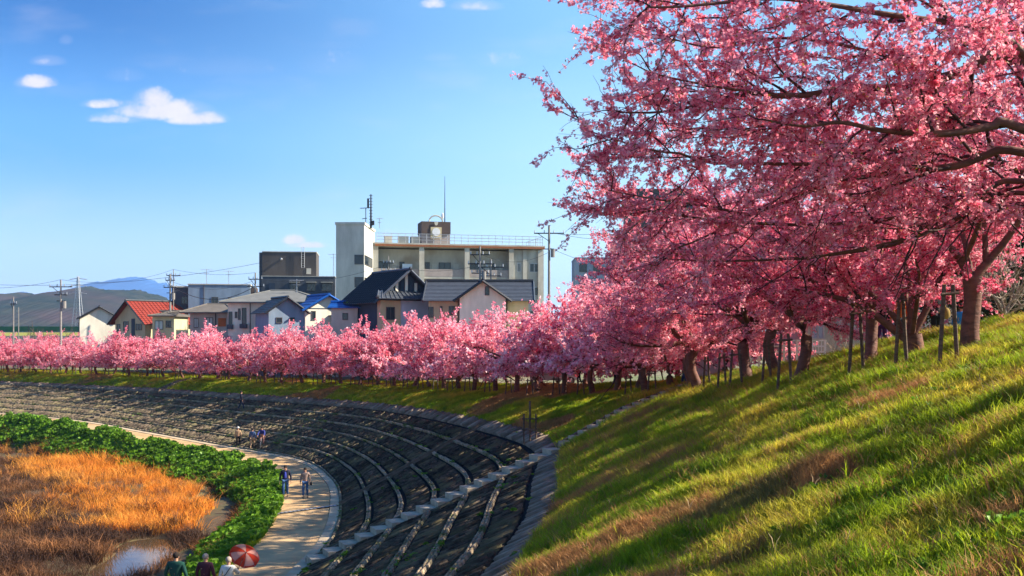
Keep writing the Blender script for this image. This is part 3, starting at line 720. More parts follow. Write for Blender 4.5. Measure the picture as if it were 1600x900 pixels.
def cherry(seed, limbs, trunk, spec, name='cherry'):
    """limbs: list of (pts, r0, r1). trunk: (pts, radii). spec: counts and flower settings -> dict of mesh data"""
    r = np.random.default_rng(seed); l1, l2, l3 = [], [], []
    for pts, r0, r1 in limbs:
        seg = np.linalg.norm(np.diff(pts, axis=0), axis=1); LL = seg.sum(); nb = max(3, int(LL*spec['n1']))
        for t in np.linspace(spec.get('t0', .25), 1, nb):
            t = min(1, t+r.uniform(-.03, .03)); i = min(int(t*(len(pts)-1)), len(pts)-2); p = pts[i]+(pts[i+1]-pts[i])*(t*(len(pts)-1)-i)
            d = unit(pts[i+1]-pts[i]); ln = spec['L1']*(1.1-spec.get('taper', .55)*t)*r.uniform(.65, 1.25)
            rr = (r0+(r1-r0)*t)*.55 if not hasattr(r0, '__len__') else .03
            v = child_dir(r, d, r.uniform(.5, 1.15), spec.get('flat', .7)); v[2] += spec.get('up', .15)
            l1.append((polyline(r, p, v, ln, 6, .13, spec.get('droop', -.01)), max(rr, .012), .007))
    for pts, r0, r1 in l1:
        LL = np.linalg.norm(np.diff(pts, axis=0), axis=1).sum(); nb = max(3, int(LL*spec['n2']))
        for t in np.linspace(.15, 1, nb):
            i = min(int(t*(len(pts)-1)), len(pts)-2); p = pts[i]+(pts[i+1]-pts[i])*(t*(len(pts)-1)-i); d = unit(pts[i+1]-pts[i])
            l2.append((polyline(r, p, child_dir(r, d, r.uniform(.35, 1.0), .8), spec['L2']*(1.15-.5*t)*r.uniform(.6, 1.3), 4, .12, .01), .009, .004))
    for pts, r0, r1 in l2:
        LL = np.linalg.norm(np.diff(pts, axis=0), axis=1).sum(); nb = max(2, int(LL*spec['n3']))
        for t in np.linspace(.2, 1, nb):
            i = min(int(t*(len(pts)-1)), len(pts)-2); p = pts[i]+(pts[i+1]-pts[i])*(t*(len(pts)-1)-i); d = unit(pts[i+1]-pts[i])
            l3.append((polyline(r, p, child_dir(r, d, r.uniform(.3, .9), .9), spec['L3']*r.uniform(.5, 1.4), 3, .10, .01), .0045, .002))
    if 'clip' in spec:
        l2 = [q for q in l2 if spec['clip'](q[0]+np.array([0, 0, .25])).all()]; l3 = [q for q in l3 if spec['clip'](q[0]+np.array([0, 0, .12])).all()]
    C = []; tb = []
    for lvl, (src, dens) in enumerate(((l1, .45), (l2, .9), (l3, 1.0))):
        for pts, _, _ in src:
            LL = np.linalg.norm(np.diff(pts, axis=0), axis=1).sum()
            bare = spec.get('bare', .12); n = r.poisson(LL*spec['dens']*dens)
            if lvl == 2 and r.uniform() < bare: n = r.poisson(LL*spec['dens']*.12)
            if n == 0: continue
            t = r.uniform(0, .93 if lvl == 2 else 1, n)*(len(pts)-1); i = np.minimum(t.astype(int), len(pts)-2)
            C.append(pts[i]+(pts[i+1]-pts[i])*(t-i)[:, None]); tb.append(np.full(n, r.normal(0, .10)))
    C = np.concatenate(C); tb = np.concatenate(tb); m = spec['per']
    C = np.repeat(C, m, axis=0); clump = np.repeat(r.normal(0, .10, len(C)//m), m); tb = np.repeat(tb, m)+clump
    C = C+r.normal(0, spec['jit'], C.shape); C[:, 2] -= spec['jit']*.4
    if 'clip' in spec: 
        k = spec['clip'](C); C = C[k]; tb = tb[k]
    V, F, kk = flowers(r, C, spec['size'], spec['kind'])
    tint = np.clip(.64+tb+r.normal(0, .14, len(C)), 0, 1)
    tint = np.where(r.uniform(size=len(C)) < .06, .0, tint); tv = np.repeat(tint, kk)
    if spec['kind'] == 'star': tv = tv.reshape(-1, 11); tv[:, 0] = np.clip(tv[:, 0]-.35, 0, 1); tv = tv.ravel()
    out = {'blossom': npmesh('blossom', V, F, m_blos, tint=tv)}
    nl = int(len(C)*spec.get('leaf', .05)); idx = r.integers(0, len(C), nl); LC = C[idx]+r.normal(0, .02, (nl, 3))
    a = unit(r.normal(0, 1, (nl, 3))+np.array([0, 0, .8])); b = unit(np.cross(a, r.normal(0, 1, (nl, 3)))); s = spec['size']*1.5
    V = np.stack([LC, LC+a*s*.6+b*s*.3, LC+a*s*1.3, LC+a*s*.6-b*s*.3], 1).reshape(-1, 3); F = np.arange(nl*4).reshape(-1, 4)
    out['young_leaves'] = npmesh('young_leaves', V, F, m_young)
    V, F = tubes(l1, 5); V2, F2 = tubes(l2, 3); V3, F3 = tubes(l3, 3)
    out['twigs'] = npmesh('twigs', np.concatenate([V, V2, V3]), np.concatenate([F, F2+len(V), F3+len(V)+len(V2)]), m_twig, True)
    out['limb'] = []
    for pts, r0, r1 in limbs:
        Vl, Fl = tubes([(pts, r0, r1)], 8); out['limb'].append(npmesh('limb', Vl, Fl, m_bark, True))
    Vt, Ft = tubes([(np.array(trunk[0], float), trunk[1], None)], 12)
    an = np.arctan2(Vt[:, 1], Vt[:, 0]); Vt[:, :2] *= (1+.06*np.sin(an*3+Vt[:, 2:3].ravel()*2)+.03*np.sin(an*5))[:, None] if abs(trunk[0][0][0]) < .01 else 1
    out['trunk'] = npmesh('trunk', Vt, Ft, m_bark, True)
    out['count'] = (len(C), len(l3)); return out
NTREE = [0]
def place(data, loc, rz, sc, label, group=None, detail=True):
    root = empty('cherry_tree', loc, rz, label, 'cherry tree', group); root.scale = (sc*random.uniform(.94, 1.06), sc*random.uniform(.94, 1.06), sc*random.uniform(.93, 1.05))
    link('trunk', data['trunk'], root)
    for l_ in data['limb']: link('limb', l_, root)
    link('twigs', data['twigs'], root)['kind'] = 'stuff'
    link('blossom', data['blossom'], root)['kind'] = 'stuff'
    if detail: link('young_leaves', data['young_leaves'], root)['kind'] = 'stuff'
    return root

def generic(seed, spec, nl=5, th=1.5, rt=.17, R=3.6, rise=.75, lean=0.0, bend=.1):
    r = np.random.default_rng(seed); top = np.array([lean, 0, th])
    tr = ([(0, 0, -.35), (0, 0, .02), (bend*.3, 0, .3), (bend+lean*.5, 0, th*.6), tuple(top)], [rt*1.5, rt*1.25, rt*1.03, rt*.94, rt*.98])
    tr = (smooth_poly(tr[0], 10), np.interp(np.linspace(0, 4, 10), range(5), tr[1]))
    limbs = []
    for k in range(nl):
        az = 2*math.pi*(k+r.uniform(-.25, .25))/nl; el = r.uniform(.35, .75)*rise/.75
        d = np.array([math.cos(az)*math.cos(el), math.sin(az)*math.cos(el), math.sin(el)])
        limbs.append((polyline(r, top-np.array([0, 0, .12])-d*.02, d, R*r.uniform(.85, 1.15), 11, .10, -.012), rt*.55, .022))
    d = np.array([r.normal(0, .2), r.normal(0, .2), 1.0]); limbs.append((polyline(r, top-np.array([0, 0, .1]), unit(d), R*.85, 9, .13, 0), rt*.5, .02))
    return cherry(seed, limbs, tr, spec)

NEAR = dict(droop=-.03, up=.08, n1=2.2, L1=2.1, n2=4.0, L2=.85, n3=5.0, L3=.42, dens=19, per=4, jit=.038, size=.029, kind='star', bare=.12, leaf=.09)
FAR = dict(n1=2.1, L1=1.9, n2=3.8, L2=.85, n3=3.8, L3=.45, dens=22, per=1, jit=.06, size=.068, kind='pair', bare=.10, leaf=.03, up=.02, droop=-.03)

# --- the nearest tree: trunk just outside the frame, boughs reaching far across the sky
def PX(lst): return [tuple(P(x, y, d)) for x, y, d in lst]
TX, TY = 9.5, 13.6
tz = float(gz(TX, TY)); fk = (TX-.1, TY-.1, tz+1.5)
bough = [
 PX([(1600,90,13.6),(1520,113,13.7),(1467,127,13.8),(1413,137,13.8),(1353,137,13.9),(1300,147,13.9),(1250,150,14),(1200,145,14.1),(1138,161,14.2),(1113,168,14.3),(1064,176,14.4),(1015,176,14.5)]),
 PX([(1600,195,13.2),(1567,197,13.2),(1510,207,13.1),(1457,207,13),(1400,202,12.9),(1345,190,12.8),(1290,196,12.7),(1230,185,12.6)]),
 PX([(1600,236,13.9),(1560,240,14),(1520,257,14.1),(1483,263,14.2),(1433,267,14.3),(1400,273,14.5),(1367,277,14.6),(1333,282,14.8),(1310,290,15),(1267,310,15.2),(1200,337,15.4),(1120,376,15.6),(1088,388,15.7)]),
 PX([(1600,67,12.9),(1567,47,12.8),(1520,35,12.7),(1483,30,12.7),(1400,18,12.6),(1330,5,12.5),(1250,-5,12.4),(1170,2,12.4),(1108,8,12.3),(1060,9,12.3)]),
 PX([(1590,283,15.2),(1550,303,15.3),(1530,313,15.4),(1487,330,15.5),(1440,367,15.6),(1380,385,15.8),(1300,400,16)]),
 PX([(1610,0,14.5),(1560,-60,14.6),(1480,-110,14.7),(1380,-130,14.8),(1280,-120,15),(1180,-90,15)]),
 PX([(1610,-20,13.2),(1580,-90,12.6),(1520,-170,12.2),(1440,-230,12)])]
limbs = []
for k, b_ in enumerate(bough):
    p0 = np.array(b_[0]); mid = (np.array(fk)+p0)/2+np.array([.2, 0, .15*(k % 3)])
    limbs.append((smooth_poly([fk, tuple(mid)]+b_, 34), .085-.007*k, .012))
# forks
limbs.append((smooth_poly(PX([(1372,277,14.6),(1347,261,14.55),(1327,257,14.5),(1250,257,14.5),(1200,255,14.6),(1138,255,14.7),(1097,240,14.8),(1060,237,14.9),(1010,222,15),(960,205,15)]), 16), .035, .01))
limbs.append((smooth_poly(PX([(1256,150,14),(1200,143,14),(1126,130,13.9),(1064,115,13.8),(1035,101,13.7)]), 14), .026, .008))
for b_, a_ in (([(1590,300,15.5),(1450,335,15.6),(1300,352,15.8),(1150,345,16),(1060,332,16),(1000,318,16.1)], .05), ([(1600,300,15.4),(1500,345,15.8),(1400,385,16.1),(1250,405,16.4),(1120,408,16.6),(1040,402,16.8)], .045),
                ([(1420,262,14.5),(1300,225,14.8),(1180,200,15),(1080,205,15.2)], .03), ([(1500,120,13.7),(1380,80,14),(1260,60,14.3),(1150,75,14.6),(1080,60,14.8)], .03)):
    pts_ = PX(b_); pts_ = ([fk, tuple((np.array(fk)+np.array(pts_[0]))/2)] if a_ > .04 else [])+pts_
    limbs.append((smooth_poly(pts_, 24), a_, .011))
limbs.append((smooth_poly(PX([(1200,337,15.4),(1130,322,15.3),(1060,312,15.2),(990,298,15.1)]), 10), .024, .008))
tfar = [(TX+.1, TY, tz-.3), (TX+.05, TY, tz+.1), (TX, TY-.05, tz+.8), (TX-.1, TY-.1, tz+1.6)]
loc0 = np.array([TX, TY, tz])
limbs = [(p-loc0, a, b) for p, a, b in limbs]
NEST = dict(NEAR); NEST.update(n1=2.6, L1=1.75, n2=4.4, L2=.75, n3=5.0, L3=.40, t0=.2, bare=.18, up=.10, droop=.0, flat=.8, taper=.88, dens=18, per=4, jit=.029, size=.0245)
NEST['clip'] = lambda C: (C[:, 2]+loc0[2] > np.where(C[:, 0]+loc0[0] > 6, 1.6, np.where(C[:, 0]+loc0[0] > 3.5, 1.12, .35))+.15*np.sin(C[:, 0]*4)*np.cos(C[:, 1]*5))
d0 = cherry(101, limbs, (smooth_poly(np.array(tfar)-loc0, 8), [.28,.24,.21,.19,.18,.175,.17,.16]), NEST)
place(d0, tuple(loc0), 0, 1, 'nearest cherry tree, long dark boughs reaching in from the right edge across the sky')

HI = dict(NEAR); HI.update(up=.22, droop=0, clip=lambda C: C[:, 2] > 2.5+.3*np.sin(C[:, 0]*3)*np.cos(C[:, 1]*2.3))
NEAR['clip'] = lambda C: C[:, 2] > 1.15+.3*np.sin(C[:, 0]*3)*np.cos(C[:, 1]*2.3)
FAR['clip'] = lambda C: C[:, 2] > 1.0+.25*np.sin(C[:, 0]*3)*np.cos(C[:, 1]*2.3)
VH = generic(250, HI, nl=6, th=2.1, rt=.18, R=3.9, rise=.95)
VN = [generic(201+k, NEAR, nl=6+k % 2, th=1.6+.15*k, rt=.16, R=4.0, rise=.84, bend=.22-.5*k, lean=.1) for k in range(2)]
VF = [generic(301+k, FAR, nl=6, th=1.1+.1*k, rt=.14, R=3.3, rise=.66, bend=.35-.2*k, lean=.15-.1*k) for k in range(4)]


def on_row(px, w):
    """point of the row w whose projection falls on column px"""
    uu = np.linspace(1.2, NS-1.1, 2500); p = slope(uu, np.full(2500, w)) if w <= 2 else land(uu, np.full(2500, w-2))
    x = 800+p[:, 0]/p[:, 1]*FPX; i = np.argmin(np.abs(x-px)+(p[:, 1] < 8)*1e4); return p[i], uu[i]
# near trees one by one: label, data, place
def P_at(px, py_base, d): 
    x = (px-800)/FPX*d; return (x, d, gz(x, d))
# tree at the right with the V fork
def vfork():
    th = 1.75; rt = .175
    lim = [([(0,0,th-.1),(-.22,0,th+.4),(-.5,.1,th+.85),(-1.1,.2,th+1.5),(-2.0,0,th+2.1),(-3.2,-.2,th+2.5)], .10),
           ([(0,0,th-.1),(.35,0,th+.4),(.65,-.1,th+.85),(.95,-.3,th+1.5),(1.5,-.4,th+2.4),(2.4,-.3,th+3.2)], .11),
           ([(0,.05,th-.1),(.05,.3,th+.6),(.1,.8,th+1.3),(-.1,1.5,th+2.1),(-.3,2.4,th+2.9)], .08),
           ([(-.2,0,th+.35),(-.15,-.6,th+1.1),(-.4,-1.4,th+1.8),(-.9,-2.4,th+2.3)], .07),
           ([(.3,0,th+.3),(.3,.1,th+1.4),(.1,.1,th+2.5),(-.1,0,th+3.6)], .07)]
    sp = dict(HI); sp.update(t0=.42)
    return cherry(401, [(smooth_poly(a, 12), b, .02) for a, b in lim], (smooth_poly([(0,0,-.35),(0,0,.05),(-.03,0,.5),(.02,0,1.2),(0,0,th)], 10), np.interp(np.linspace(0,4,10), range(5), [.24,.205,.18,.17,.19])), sp)
def multi():
    sp = dict(NEAR); sp.update(t0=.38)
    lim = [([(0,0,.55),(-.5,0,.95),(-1.1,0,1.45),(-1.9,.1,1.8),(-2.7,.2,1.95),(-3.6,.2,2.3)], .125),
           ([(-.1,.05,.75),(-.45,.1,1.35),(-.95,.2,1.9),(-1.6,.3,2.3),(-2.4,.3,2.8)], .09),
           ([(0,0,.6),(0,0,1.3),(.02,.05,2.0),(-.15,.1,2.9),(-.4,0,3.9)], .11),
           ([(.05,0,.75),(.35,-.05,1.4),(.6,-.1,2.1),(1.0,-.1,2.9),(1.6,-.1,3.6)], .11),
           ([(.1,.1,.7),(.3,.9,1.5),(.5,1.8,2.2),(.6,2.8,2.8)], .08), ([(0,-.1,.8),(-.2,-.9,1.6),(-.5,-1.8,2.2),(-.9,-2.6,2.6)], .07)]
    return cherry(402, [(smooth_poly(a, 12), b, .02) for a, b in lim], (smooth_poly([(.15,0,-.3),(.12,0,.05),(.08,0,.4),(.03,0,.75)], 8), np.interp(np.linspace(0,3,8), range(4), [.32,.27,.24,.23])), sp)
DV = vfork(); DM = multi()
place(DV, P_at(1518, 548, 22), 0, 1, 'cherry tree with pale banded trunk forking in a wide V, rightmost trunk in view')
place(DM, P_at(1423, 568, 24.5), 0, .95, 'reddish cherry tree with several thick stems, long low ones leaning left')
place(VN[0], P_at(1360, 568, 27), 1.1, 1.1, 'cherry tree with straight thick trunk just left of the many stemmed one')
place(VN[1], P_at(1250, 597, 30.5), 2.2, 1.15, 'cherry tree with lone straight trunk in front of the white railing')
place(VN[0], P_at(1212, 588, 36), 3.6, 1.25, 'cherry tree whose trunk stands second left of the white railing gap')
place(VN[1], P_at(1168, 590, 38.5), 5.0, 1.4, 'forked cherry tree with pale limbs leaning left, above the top of the grass stairs')
place(VN[0], P_at(1092, 600, 43), 2.9, 1.32, 'broad cherry tree at the head of the grass staircase, crown stepping down leftward')
place(VN[1], P_at(1010, 600, 50.5), .7, 1.12, 'broad cherry tree left of the grass staircase where the near crowns meet the distant row')
# one more beyond the frame on the right keeps the row going
place(VH, (10.4, 17.2, gz(10.4, 17.2)), 4.0, 1.2, 'second nearest cherry tree, trunk beyond the right edge, crown hanging into view')
place(VH, (11.8, 8.5, gz(11.8, 8.5)), .4, 1.0, 'cherry tree standing closest to the bridge, outside the picture on the right')
ORD = ['first','second','third','fourth','fifth','sixth','seventh','eighth','ninth','tenth','eleventh','twelfth','thirteenth','fourteenth','fifteenth','sixteenth','seventeenth','eighteenth','nineteenth','twentieth']
ORD += ['twenty '+o for o in ORD[:9]]+['thirtieth']+['thirty '+o for o in ORD[:9]]
# front row, far to near
s = arc_at(14.3); front = []
while s > arc_at(4.35):
    u = u_at(s); front.append(u); s -= random.uniform(2.5, 3.1)
for k, u in enumerate(front):
    p = slope(np.array([u]), np.array([1.0+random.uniform(-.06, .06)]))[0]
    f = np.interp(u, [4, 6, 8, 11, 13.5], [1.35, 1.3, 1.18, 1.12, 1.02])*random.uniform(.86, 1.08)
    if p[1] < 47: dd = VN[k % 2]
    else: dd = VF[random.randrange(4)]
    m = len(front)-1-k
    if k < 20: lab = 'pink cherry tree, %s trunk from the far left end of the front row' % ORD[k]
    elif m < 16: lab = 'pink cherry tree in the front row, %s trunk left of the grass staircase' % ORD[m]
    else: lab = 'pink cherry tree near the middle of the front row, %s in from its nearest twenty' % ORD[min(k-20, 38)]
    place(dd, tuple(p), random.uniform(0, 6.28), f, lab, 'front row of cherry trees along the bank', detail=p[1] < 60)
lab = 'pink cherry tree in the second row, its trunk hidden behind the front row'
s = arc_at(14.4)
while s > arc_at(5.2):
    u = u_at(s); s -= random.uniform(2.7, 3.6)
    p = land(np.array([u]), np.array([.75]))[0]
    f = np.interp(u, [4, 6, 8, 11, 13.5], [1.2, 1.2, 1.1, 1.0, .9])*random.uniform(.85, 1.1)
    place(VF[random.randrange(4)], tuple(p), random.uniform(0, 6.28), f, lab, 'second row of cherry trees', detail=False)
# ------------------------------------------------------------------ buildings
def flat(name, c, **k): return M(name, c, tuple(x*.74 for x in c), stretch=k.pop('stretch', (1,1,.3)) if name.startswith('wall') else None, scale=k.pop('scale', .9), rough=k.pop('rough', .85), **k)
w_cream = flat('wall_cream', (.46,.44,.38), third=(.30,.26,.20), tscale=.3); w_white = flat('wall_white', (.82,.76,.62)); w_grey = flat('wall_grey', (.52,.49,.41), third=(.43,.41,.35), tscale=.2)
w_blue = flat('wall_blue_grey', (.22,.29,.38)); w_navy = flat('wall_navy', (.035,.055,.085)); w_dark = flat('wall_charcoal', (.085,.075,.07)); w_dark2 = flat('wall_slate', (.075,.085,.10))
w_beige = flat('wall_beige', (.56,.46,.28)); w_conc = flat('wall_concrete', (.52,.51,.46), third=(.38,.36,.31), tscale=.15); w_para = flat('parapet_mauve', (.34,.29,.27)); w_brown = flat('wall_brown', (.10,.07,.06))
w_pale = flat('wall_pale_blue', (.45,.55,.66)); w_panel = flat('panel_orange', (.45,.13,.035))
t_black = flat('tile_black', (.035,.038,.045), rough=.4); t_slate = flat('tile_slate', (.085,.095,.115), rough=.45, scale=2); t_red = flat('tile_red', (.26,.035,.022), scale=3); t_blue = flat('roof_blue', (.01,.09,.36), rough=.4)
t_grey = flat('roof_grey', (.17,.17,.16)); t_green = flat('roof_green', (.16,.34,.03)); t_brown = flat('roof_brown', (.14,.12,.10)); m_rust = flat('rust', (.28,.10,.04), scale=3); m_white = flat('white_paint', (.75,.75,.75))
gl = bpy.data.materials.new('window_glass'); gl.use_nodes = True; b = gl.node_tree.nodes['Principled BSDF']; b.inputs['Base Color'].default_value = (.02,.03,.04,1); b.inputs['Roughness'].default_value = .08
curt = flat('curtain', (.55,.60,.55)); m_frame = flat('window_frame', (.10,.09,.09)); m_frw = flat('window_frame_light', (.55,.55,.55))

class House:
    def __init__(s, name, cx, d, label, cat='house', rz=0.0, base=None):
        s.d = d; s.s = FPX/d; s.cx = cx; s.rz = math.radians(rz); x = (cx-800)/s.s
        s.base = base if base is not None else gz(x, d)-.3
        s.root = empty(name, (x, d, s.base), s.rz, label, cat); s.c = math.cos(s.rz)
    def x(s, px): return (px-s.cx)/s.s/s.c
    def z(s, py): return (HOR-py)/s.s - s.base
    def box(s, name, mat, x0, x1, y0, y1, z0, z1): return MB().box(x0, x1, y0, y1, z0, z1).build(name, mat, s.root)
    def win(s, x0, x1, z0, z1, y=0.0, side='front', light=False, pane=None, mull=1, name='window'):
        """side: front (-y), left (-x plane at x=y), right"""
        def T(a, o, z):  # a along wall, o outwards
            return (a, y-o, z) if side == 'front' else ((y-o, a, z) if side == 'left' else (y+o, a, z))
        fr = MB(); t = .07
        def bar(a0, a1, c0, c1, o=.06):
            fr.mesh([T(a0,0,c0),T(a1,0,c0),T(a1,o,c0),T(a0,o,c0),T(a0,0,c1),T(a1,0,c1),T(a1,o,c1),T(a0,o,c1)], [(0,3,2,1),(4,5,6,7),(0,1,5,4),(1,2,6,5),(2,3,7,6),(3,0,4,7)])
        bar(x0, x1, z0, z0+t, .09); bar(x0, x1, z1-t, z1); bar(x0, x0+t, z0, z1); bar(x1-t, x1, z0, z1)
        for k in range(mull): m_ = x0+(x1-x0)*(k+1)/(mull+1); bar(m_-t/2, m_+t/2, z0, z1, .05)
        w = fr.build(name, m_frw if light else m_frame, s.root)
        MB().mesh([T(x0+.02,.004,z0+.02),T(x1-.02,.004,z0+.02),T(x1-.02,.02,z0+.02),T(x0+.02,.02,z0+.02),T(x0+.02,.004,z1-.02),T(x1-.02,.004,z1-.02),T(x1-.02,.02,z1-.02),T(x0+.02,.02,z1-.02)],
                  [(0,3,2,1),(4,5,6,7),(0,1,5,4),(1,2,6,5),(2,3,7,6),(3,0,4,7)]).build('pane', pane or gl, w)
        return w
    def plane(s, a, b_, c, d, mat, n=8, th=.10, name='roof', ribs=0):
        """sloping roof: eave a-b, ridge d-c, laid in n overlapping courses"""
        a, b_, c, d = map(Vector, (a, b_, c, d)); nr = (b_-a).cross(d-a).normalized(); nr = nr if nr.z > 0 else -nr; m = MB()
        for k in range(n):
            t0, t1 = k/n, min(1, (k+1.15)/n); q = [a.lerp(d, t0)+nr*.07, b_.lerp(c, t0)+nr*.07, b_.lerp(c, t1)+nr*.01, a.lerp(d, t1)+nr*.01]
            m.prism(q, -nr*th)
        if ribs:
            for k in range(ribs+1):
                f = k/ribs; m.tube([a.lerp(b_, f)+nr*.08, d.lerp(c, f)+nr*.08], .05, 4)
        return m.build(name, mat, s.root)
    def gable(s, x0, x1, y0, y1, ze, zr, mat, wallmat, oh=.5, n=8, axis='y', ribs=0, ridge=True, trim=None):
        """gable body from the ground; ridge runs along axis"""
        if axis == 'y':
            xm = (x0+x1)/2; m = MB(); f = lambda y: [(x0,y,0),(x1,y,0),(x1,y,ze),(xm,y,zr),(x0,y,ze)]
            A, B_ = f(y0), f(y1); m.mesh(A+B_, [(0,1,2,3,4),(9,8,7,6,5),(0,5,6,1),(1,6,7,2),(2,7,8,3),(3,8,9,4),(4,9,5,0)]); m.build('wall', wallmat, s.root)
            sl = (zr-ze)/(xm-x0); zo = ze-sl*oh
            s.plane((x0-oh,y0-oh,zo),(x0-oh,y1+oh,zo),(xm,y1+oh,zr+.05),(xm,y0-oh,zr+.05), mat, n, ribs=ribs); s.plane((x1+oh,y0-oh,zo),(x1+oh,y1+oh,zo),(xm,y1+oh,zr+.05),(xm,y0-oh,zr+.05), mat, n, ribs=ribs)
            if ridge: MB().tube([(xm,y0-oh-.05,zr+.17),(xm,y1+oh,zr+.17)], .15, 6).build('ridge', trim or mat, s.root)
            if trim:
                m = MB()
                for xx in (x0-oh, x1+oh): m.tube([(xx,y0-oh,zo),(xm,y0-oh,zr+.08)], .13, 4)
                m.build('verge', trim, s.root)
        else:
            ym = (y0+y1)/2; m = MB(); f = lambda x: [(x,y0,0),(x,y1,0),(x,y1,ze),(x,ym,zr),(x,y0,ze)]
            A, B_ = f(x0), f(x1); m.mesh(A+B_, [(4,3,2,1,0),(5,6,7,8,9),(1,6,5,0),(2,7,6,1),(3,8,7,2),(4,9,8,3),(0,5,9,4)]); m.build('wall', wallmat, s.root)
            sl = (zr-ze)/(ym-y0); zo = ze-sl*oh
            s.plane((x0-oh,y0-oh,zo),(x1+oh,y0-oh,zo),(x1+oh,ym,zr+.05),(x0-oh,ym,zr+.05), mat, n, ribs=ribs); s.plane((x0-oh,y1+oh,zo),(x1+oh,y1+oh,zo),(x1+oh,ym,zr+.05),(x0-oh,ym,zr+.05), mat, n, ribs=ribs)
            if ridge: MB().tube([(x0-oh,ym,zr+.17),(x1+oh,ym,zr+.17)], .15, 6).build('ridge', trim or mat, s.root)
            if trim:
                m = MB()
                for xx in (x0-oh, x1+oh): m.tube([(xx,y0-oh,zo),(xx,ym,zr+.08)], .13, 4)
                m.build('verge', trim, s.root)
    def hip(s, x0, x1, y0, y1, ze, zr, mat, oh=.6, inset=None, n=8):
        x0, x1, y0, y1 = x0-oh, x1+oh, y0-oh, y1+oh; ym = (y0+y1)/2; i = inset if inset is not None else (y1-y0)/2; zr_ = zr
        a, b_ = (x0+i, ym, zr_), (x1-i, ym, zr_)
        m = MB(); zo = ze-.05
        m.mesh([(x0,y0,zo),(x1,y0,zo),(x1,y1,zo),(x0,y1,zo),a,b_,(x0,y0,zo+.15),(x1,y0,zo+.15),(x1,y1,zo+.15),(x0,y1,zo+.15)], [(3,2,1,0),(6,7,5,4),(7,8,5),(8,9,4,5),(9,6,4),(0,1,7,6),(1,2,8,7),(2,3,9,8),(3,0,6,9)])
        m.build('roof', mat, s.root)
        r = MB(); r.tube([a, b_], .13, 5)
        for q, e in (((x0,y0),a),((x1,y0),b_),((x1,y1),b_),((x0,y1),a)): r.tube([(q[0],q[1],zo+.15), e], .1, 5)
        r.build('ridge', mat, s.root)
    def aerial(s, px, top, foot, y=2, wide=.8):
        x = s.x(px); m = MB().tube([(x,y,s.z(foot)),(x,y,s.z(top))], .045, 5)
        for k, zz in enumerate((s.z(top)-.15, s.z(top)-.7)):
            m.tube([(x-wide/(k+1),y,zz),(x+wide/(k+1),y,zz)], .03, 4)
            for j in range(5): xx = x-wide/(k+1)+2*wide/(k+1)*j/4; m.tube([(xx,y-.3,zz),(xx,y+.3,zz)], .018, 3)
        m.build('aerial', m_galv, s.root)
    def pipe(s, pts, r=.05): MB().tube(pts, r, 5).build('drainpipe', m_frame, s.root)

# house at the far left, shade toned dark blue on its left side
h = House('house', 155, 150, 'small house with pale lit gable wall and shaded side toned dark blue, leftmost of the row', rz=24)
h.gable(-2.7, 2.7, 0, 6.5, h.z(496), h.z(480), t_black, w_white, oh=.45, n=9, trim=t_black)
MB().box(-2.76, -2.71, 0, 6.5, 0, h.z(497)).build('shade_sheet', w_navy, h.root)  # navy sheet over the pale wall: this side's shade put into the colour
for y_ in (1.2, 4.0): h.win(y_, y_+.9, h.z(525), h.z(504), -2.76, 'left')
h.pipe([(2.75,-.08,0),(2.75,-.08,h.z(496))])
# red tiled house
h = House('house', 203, 145, 'beige house with bright red tiled gable roof at the left of the row', rz=-30)
h.gable(-3.2, 3.2, 0, 9, h.z(500), h.z(471), t_red, w_beige, oh=.8, n=12, ribs=16, trim=t_black)
h.win(-1.4, -.3, h.z(517), h.z(502)); h.win(-2.8, -2.1, h.z(525), h.z(506), mull=0); h.win(1.3, 2.6, h.z(516), h.z(506)); h.win(3, 5, h.z(525), h.z(510), 3.2, 'right')
h.box('panel', w_dark2, .35, 1.1, -.05, .02, 0, h.z(498))
h = House('house', 255, 138, 'low beige house with dark flat roof squeezed beside the red tiled house')
h.box('wall', w_beige, h.x(238), h.x(272), 0, 6, 0, h.z(494)); h.hip(h.x(238), h.x(272), 0, 6, h.z(494), h.z(485), t_brown, .5)
h.win(h.x(242), h.x(255), h.z(515), h.z(501), pane=curt); h.win(h.x(259), h.x(268), h.z(512), h.z(501))
# blue grey box building
h = House('office_building', 340, 152, 'blue grey flat roofed box building behind the brown roofed house', 'building', rz=12)
h.box('wall', w_blue, h.x(297), h.x(388), 0, 9, 0, h.z(445)); h.box('parapet', w_grey, h.x(297)-.1, h.x(388)+.1, -.1, 9.1, h.z(445), h.z(443.5))
h.box('annex_wall', w_dark2, h.x(272), h.x(297)-.02, 1.2, 8.9, 0, h.z(449)); h.box('annex_parapet', w_grey, h.x(271), h.x(297)-.12, 1.1, 8.8, h.z(449), h.z(447))
h.win(h.x(331), h.x(341), h.z(475), h.z(464)); h.win(h.x(286), h.x(295), h.z(475), h.z(463), 1.2); h.win(h.x(355), h.x(361), h.z(472), h.z(465)); h.win(h.x(284), h.x(292), h.z(510), h.z(497), 1.2)
h.box('stair_block', w_brown, h.x(388)+.12, h.x(397), 1, 7, 0, h.z(448)); h.aerial(322, 419, 445); h.aerial(355, 445-24, 445); h.pipe([(h.x(320),-.06,0),(h.x(320),-.06,h.z(446))])
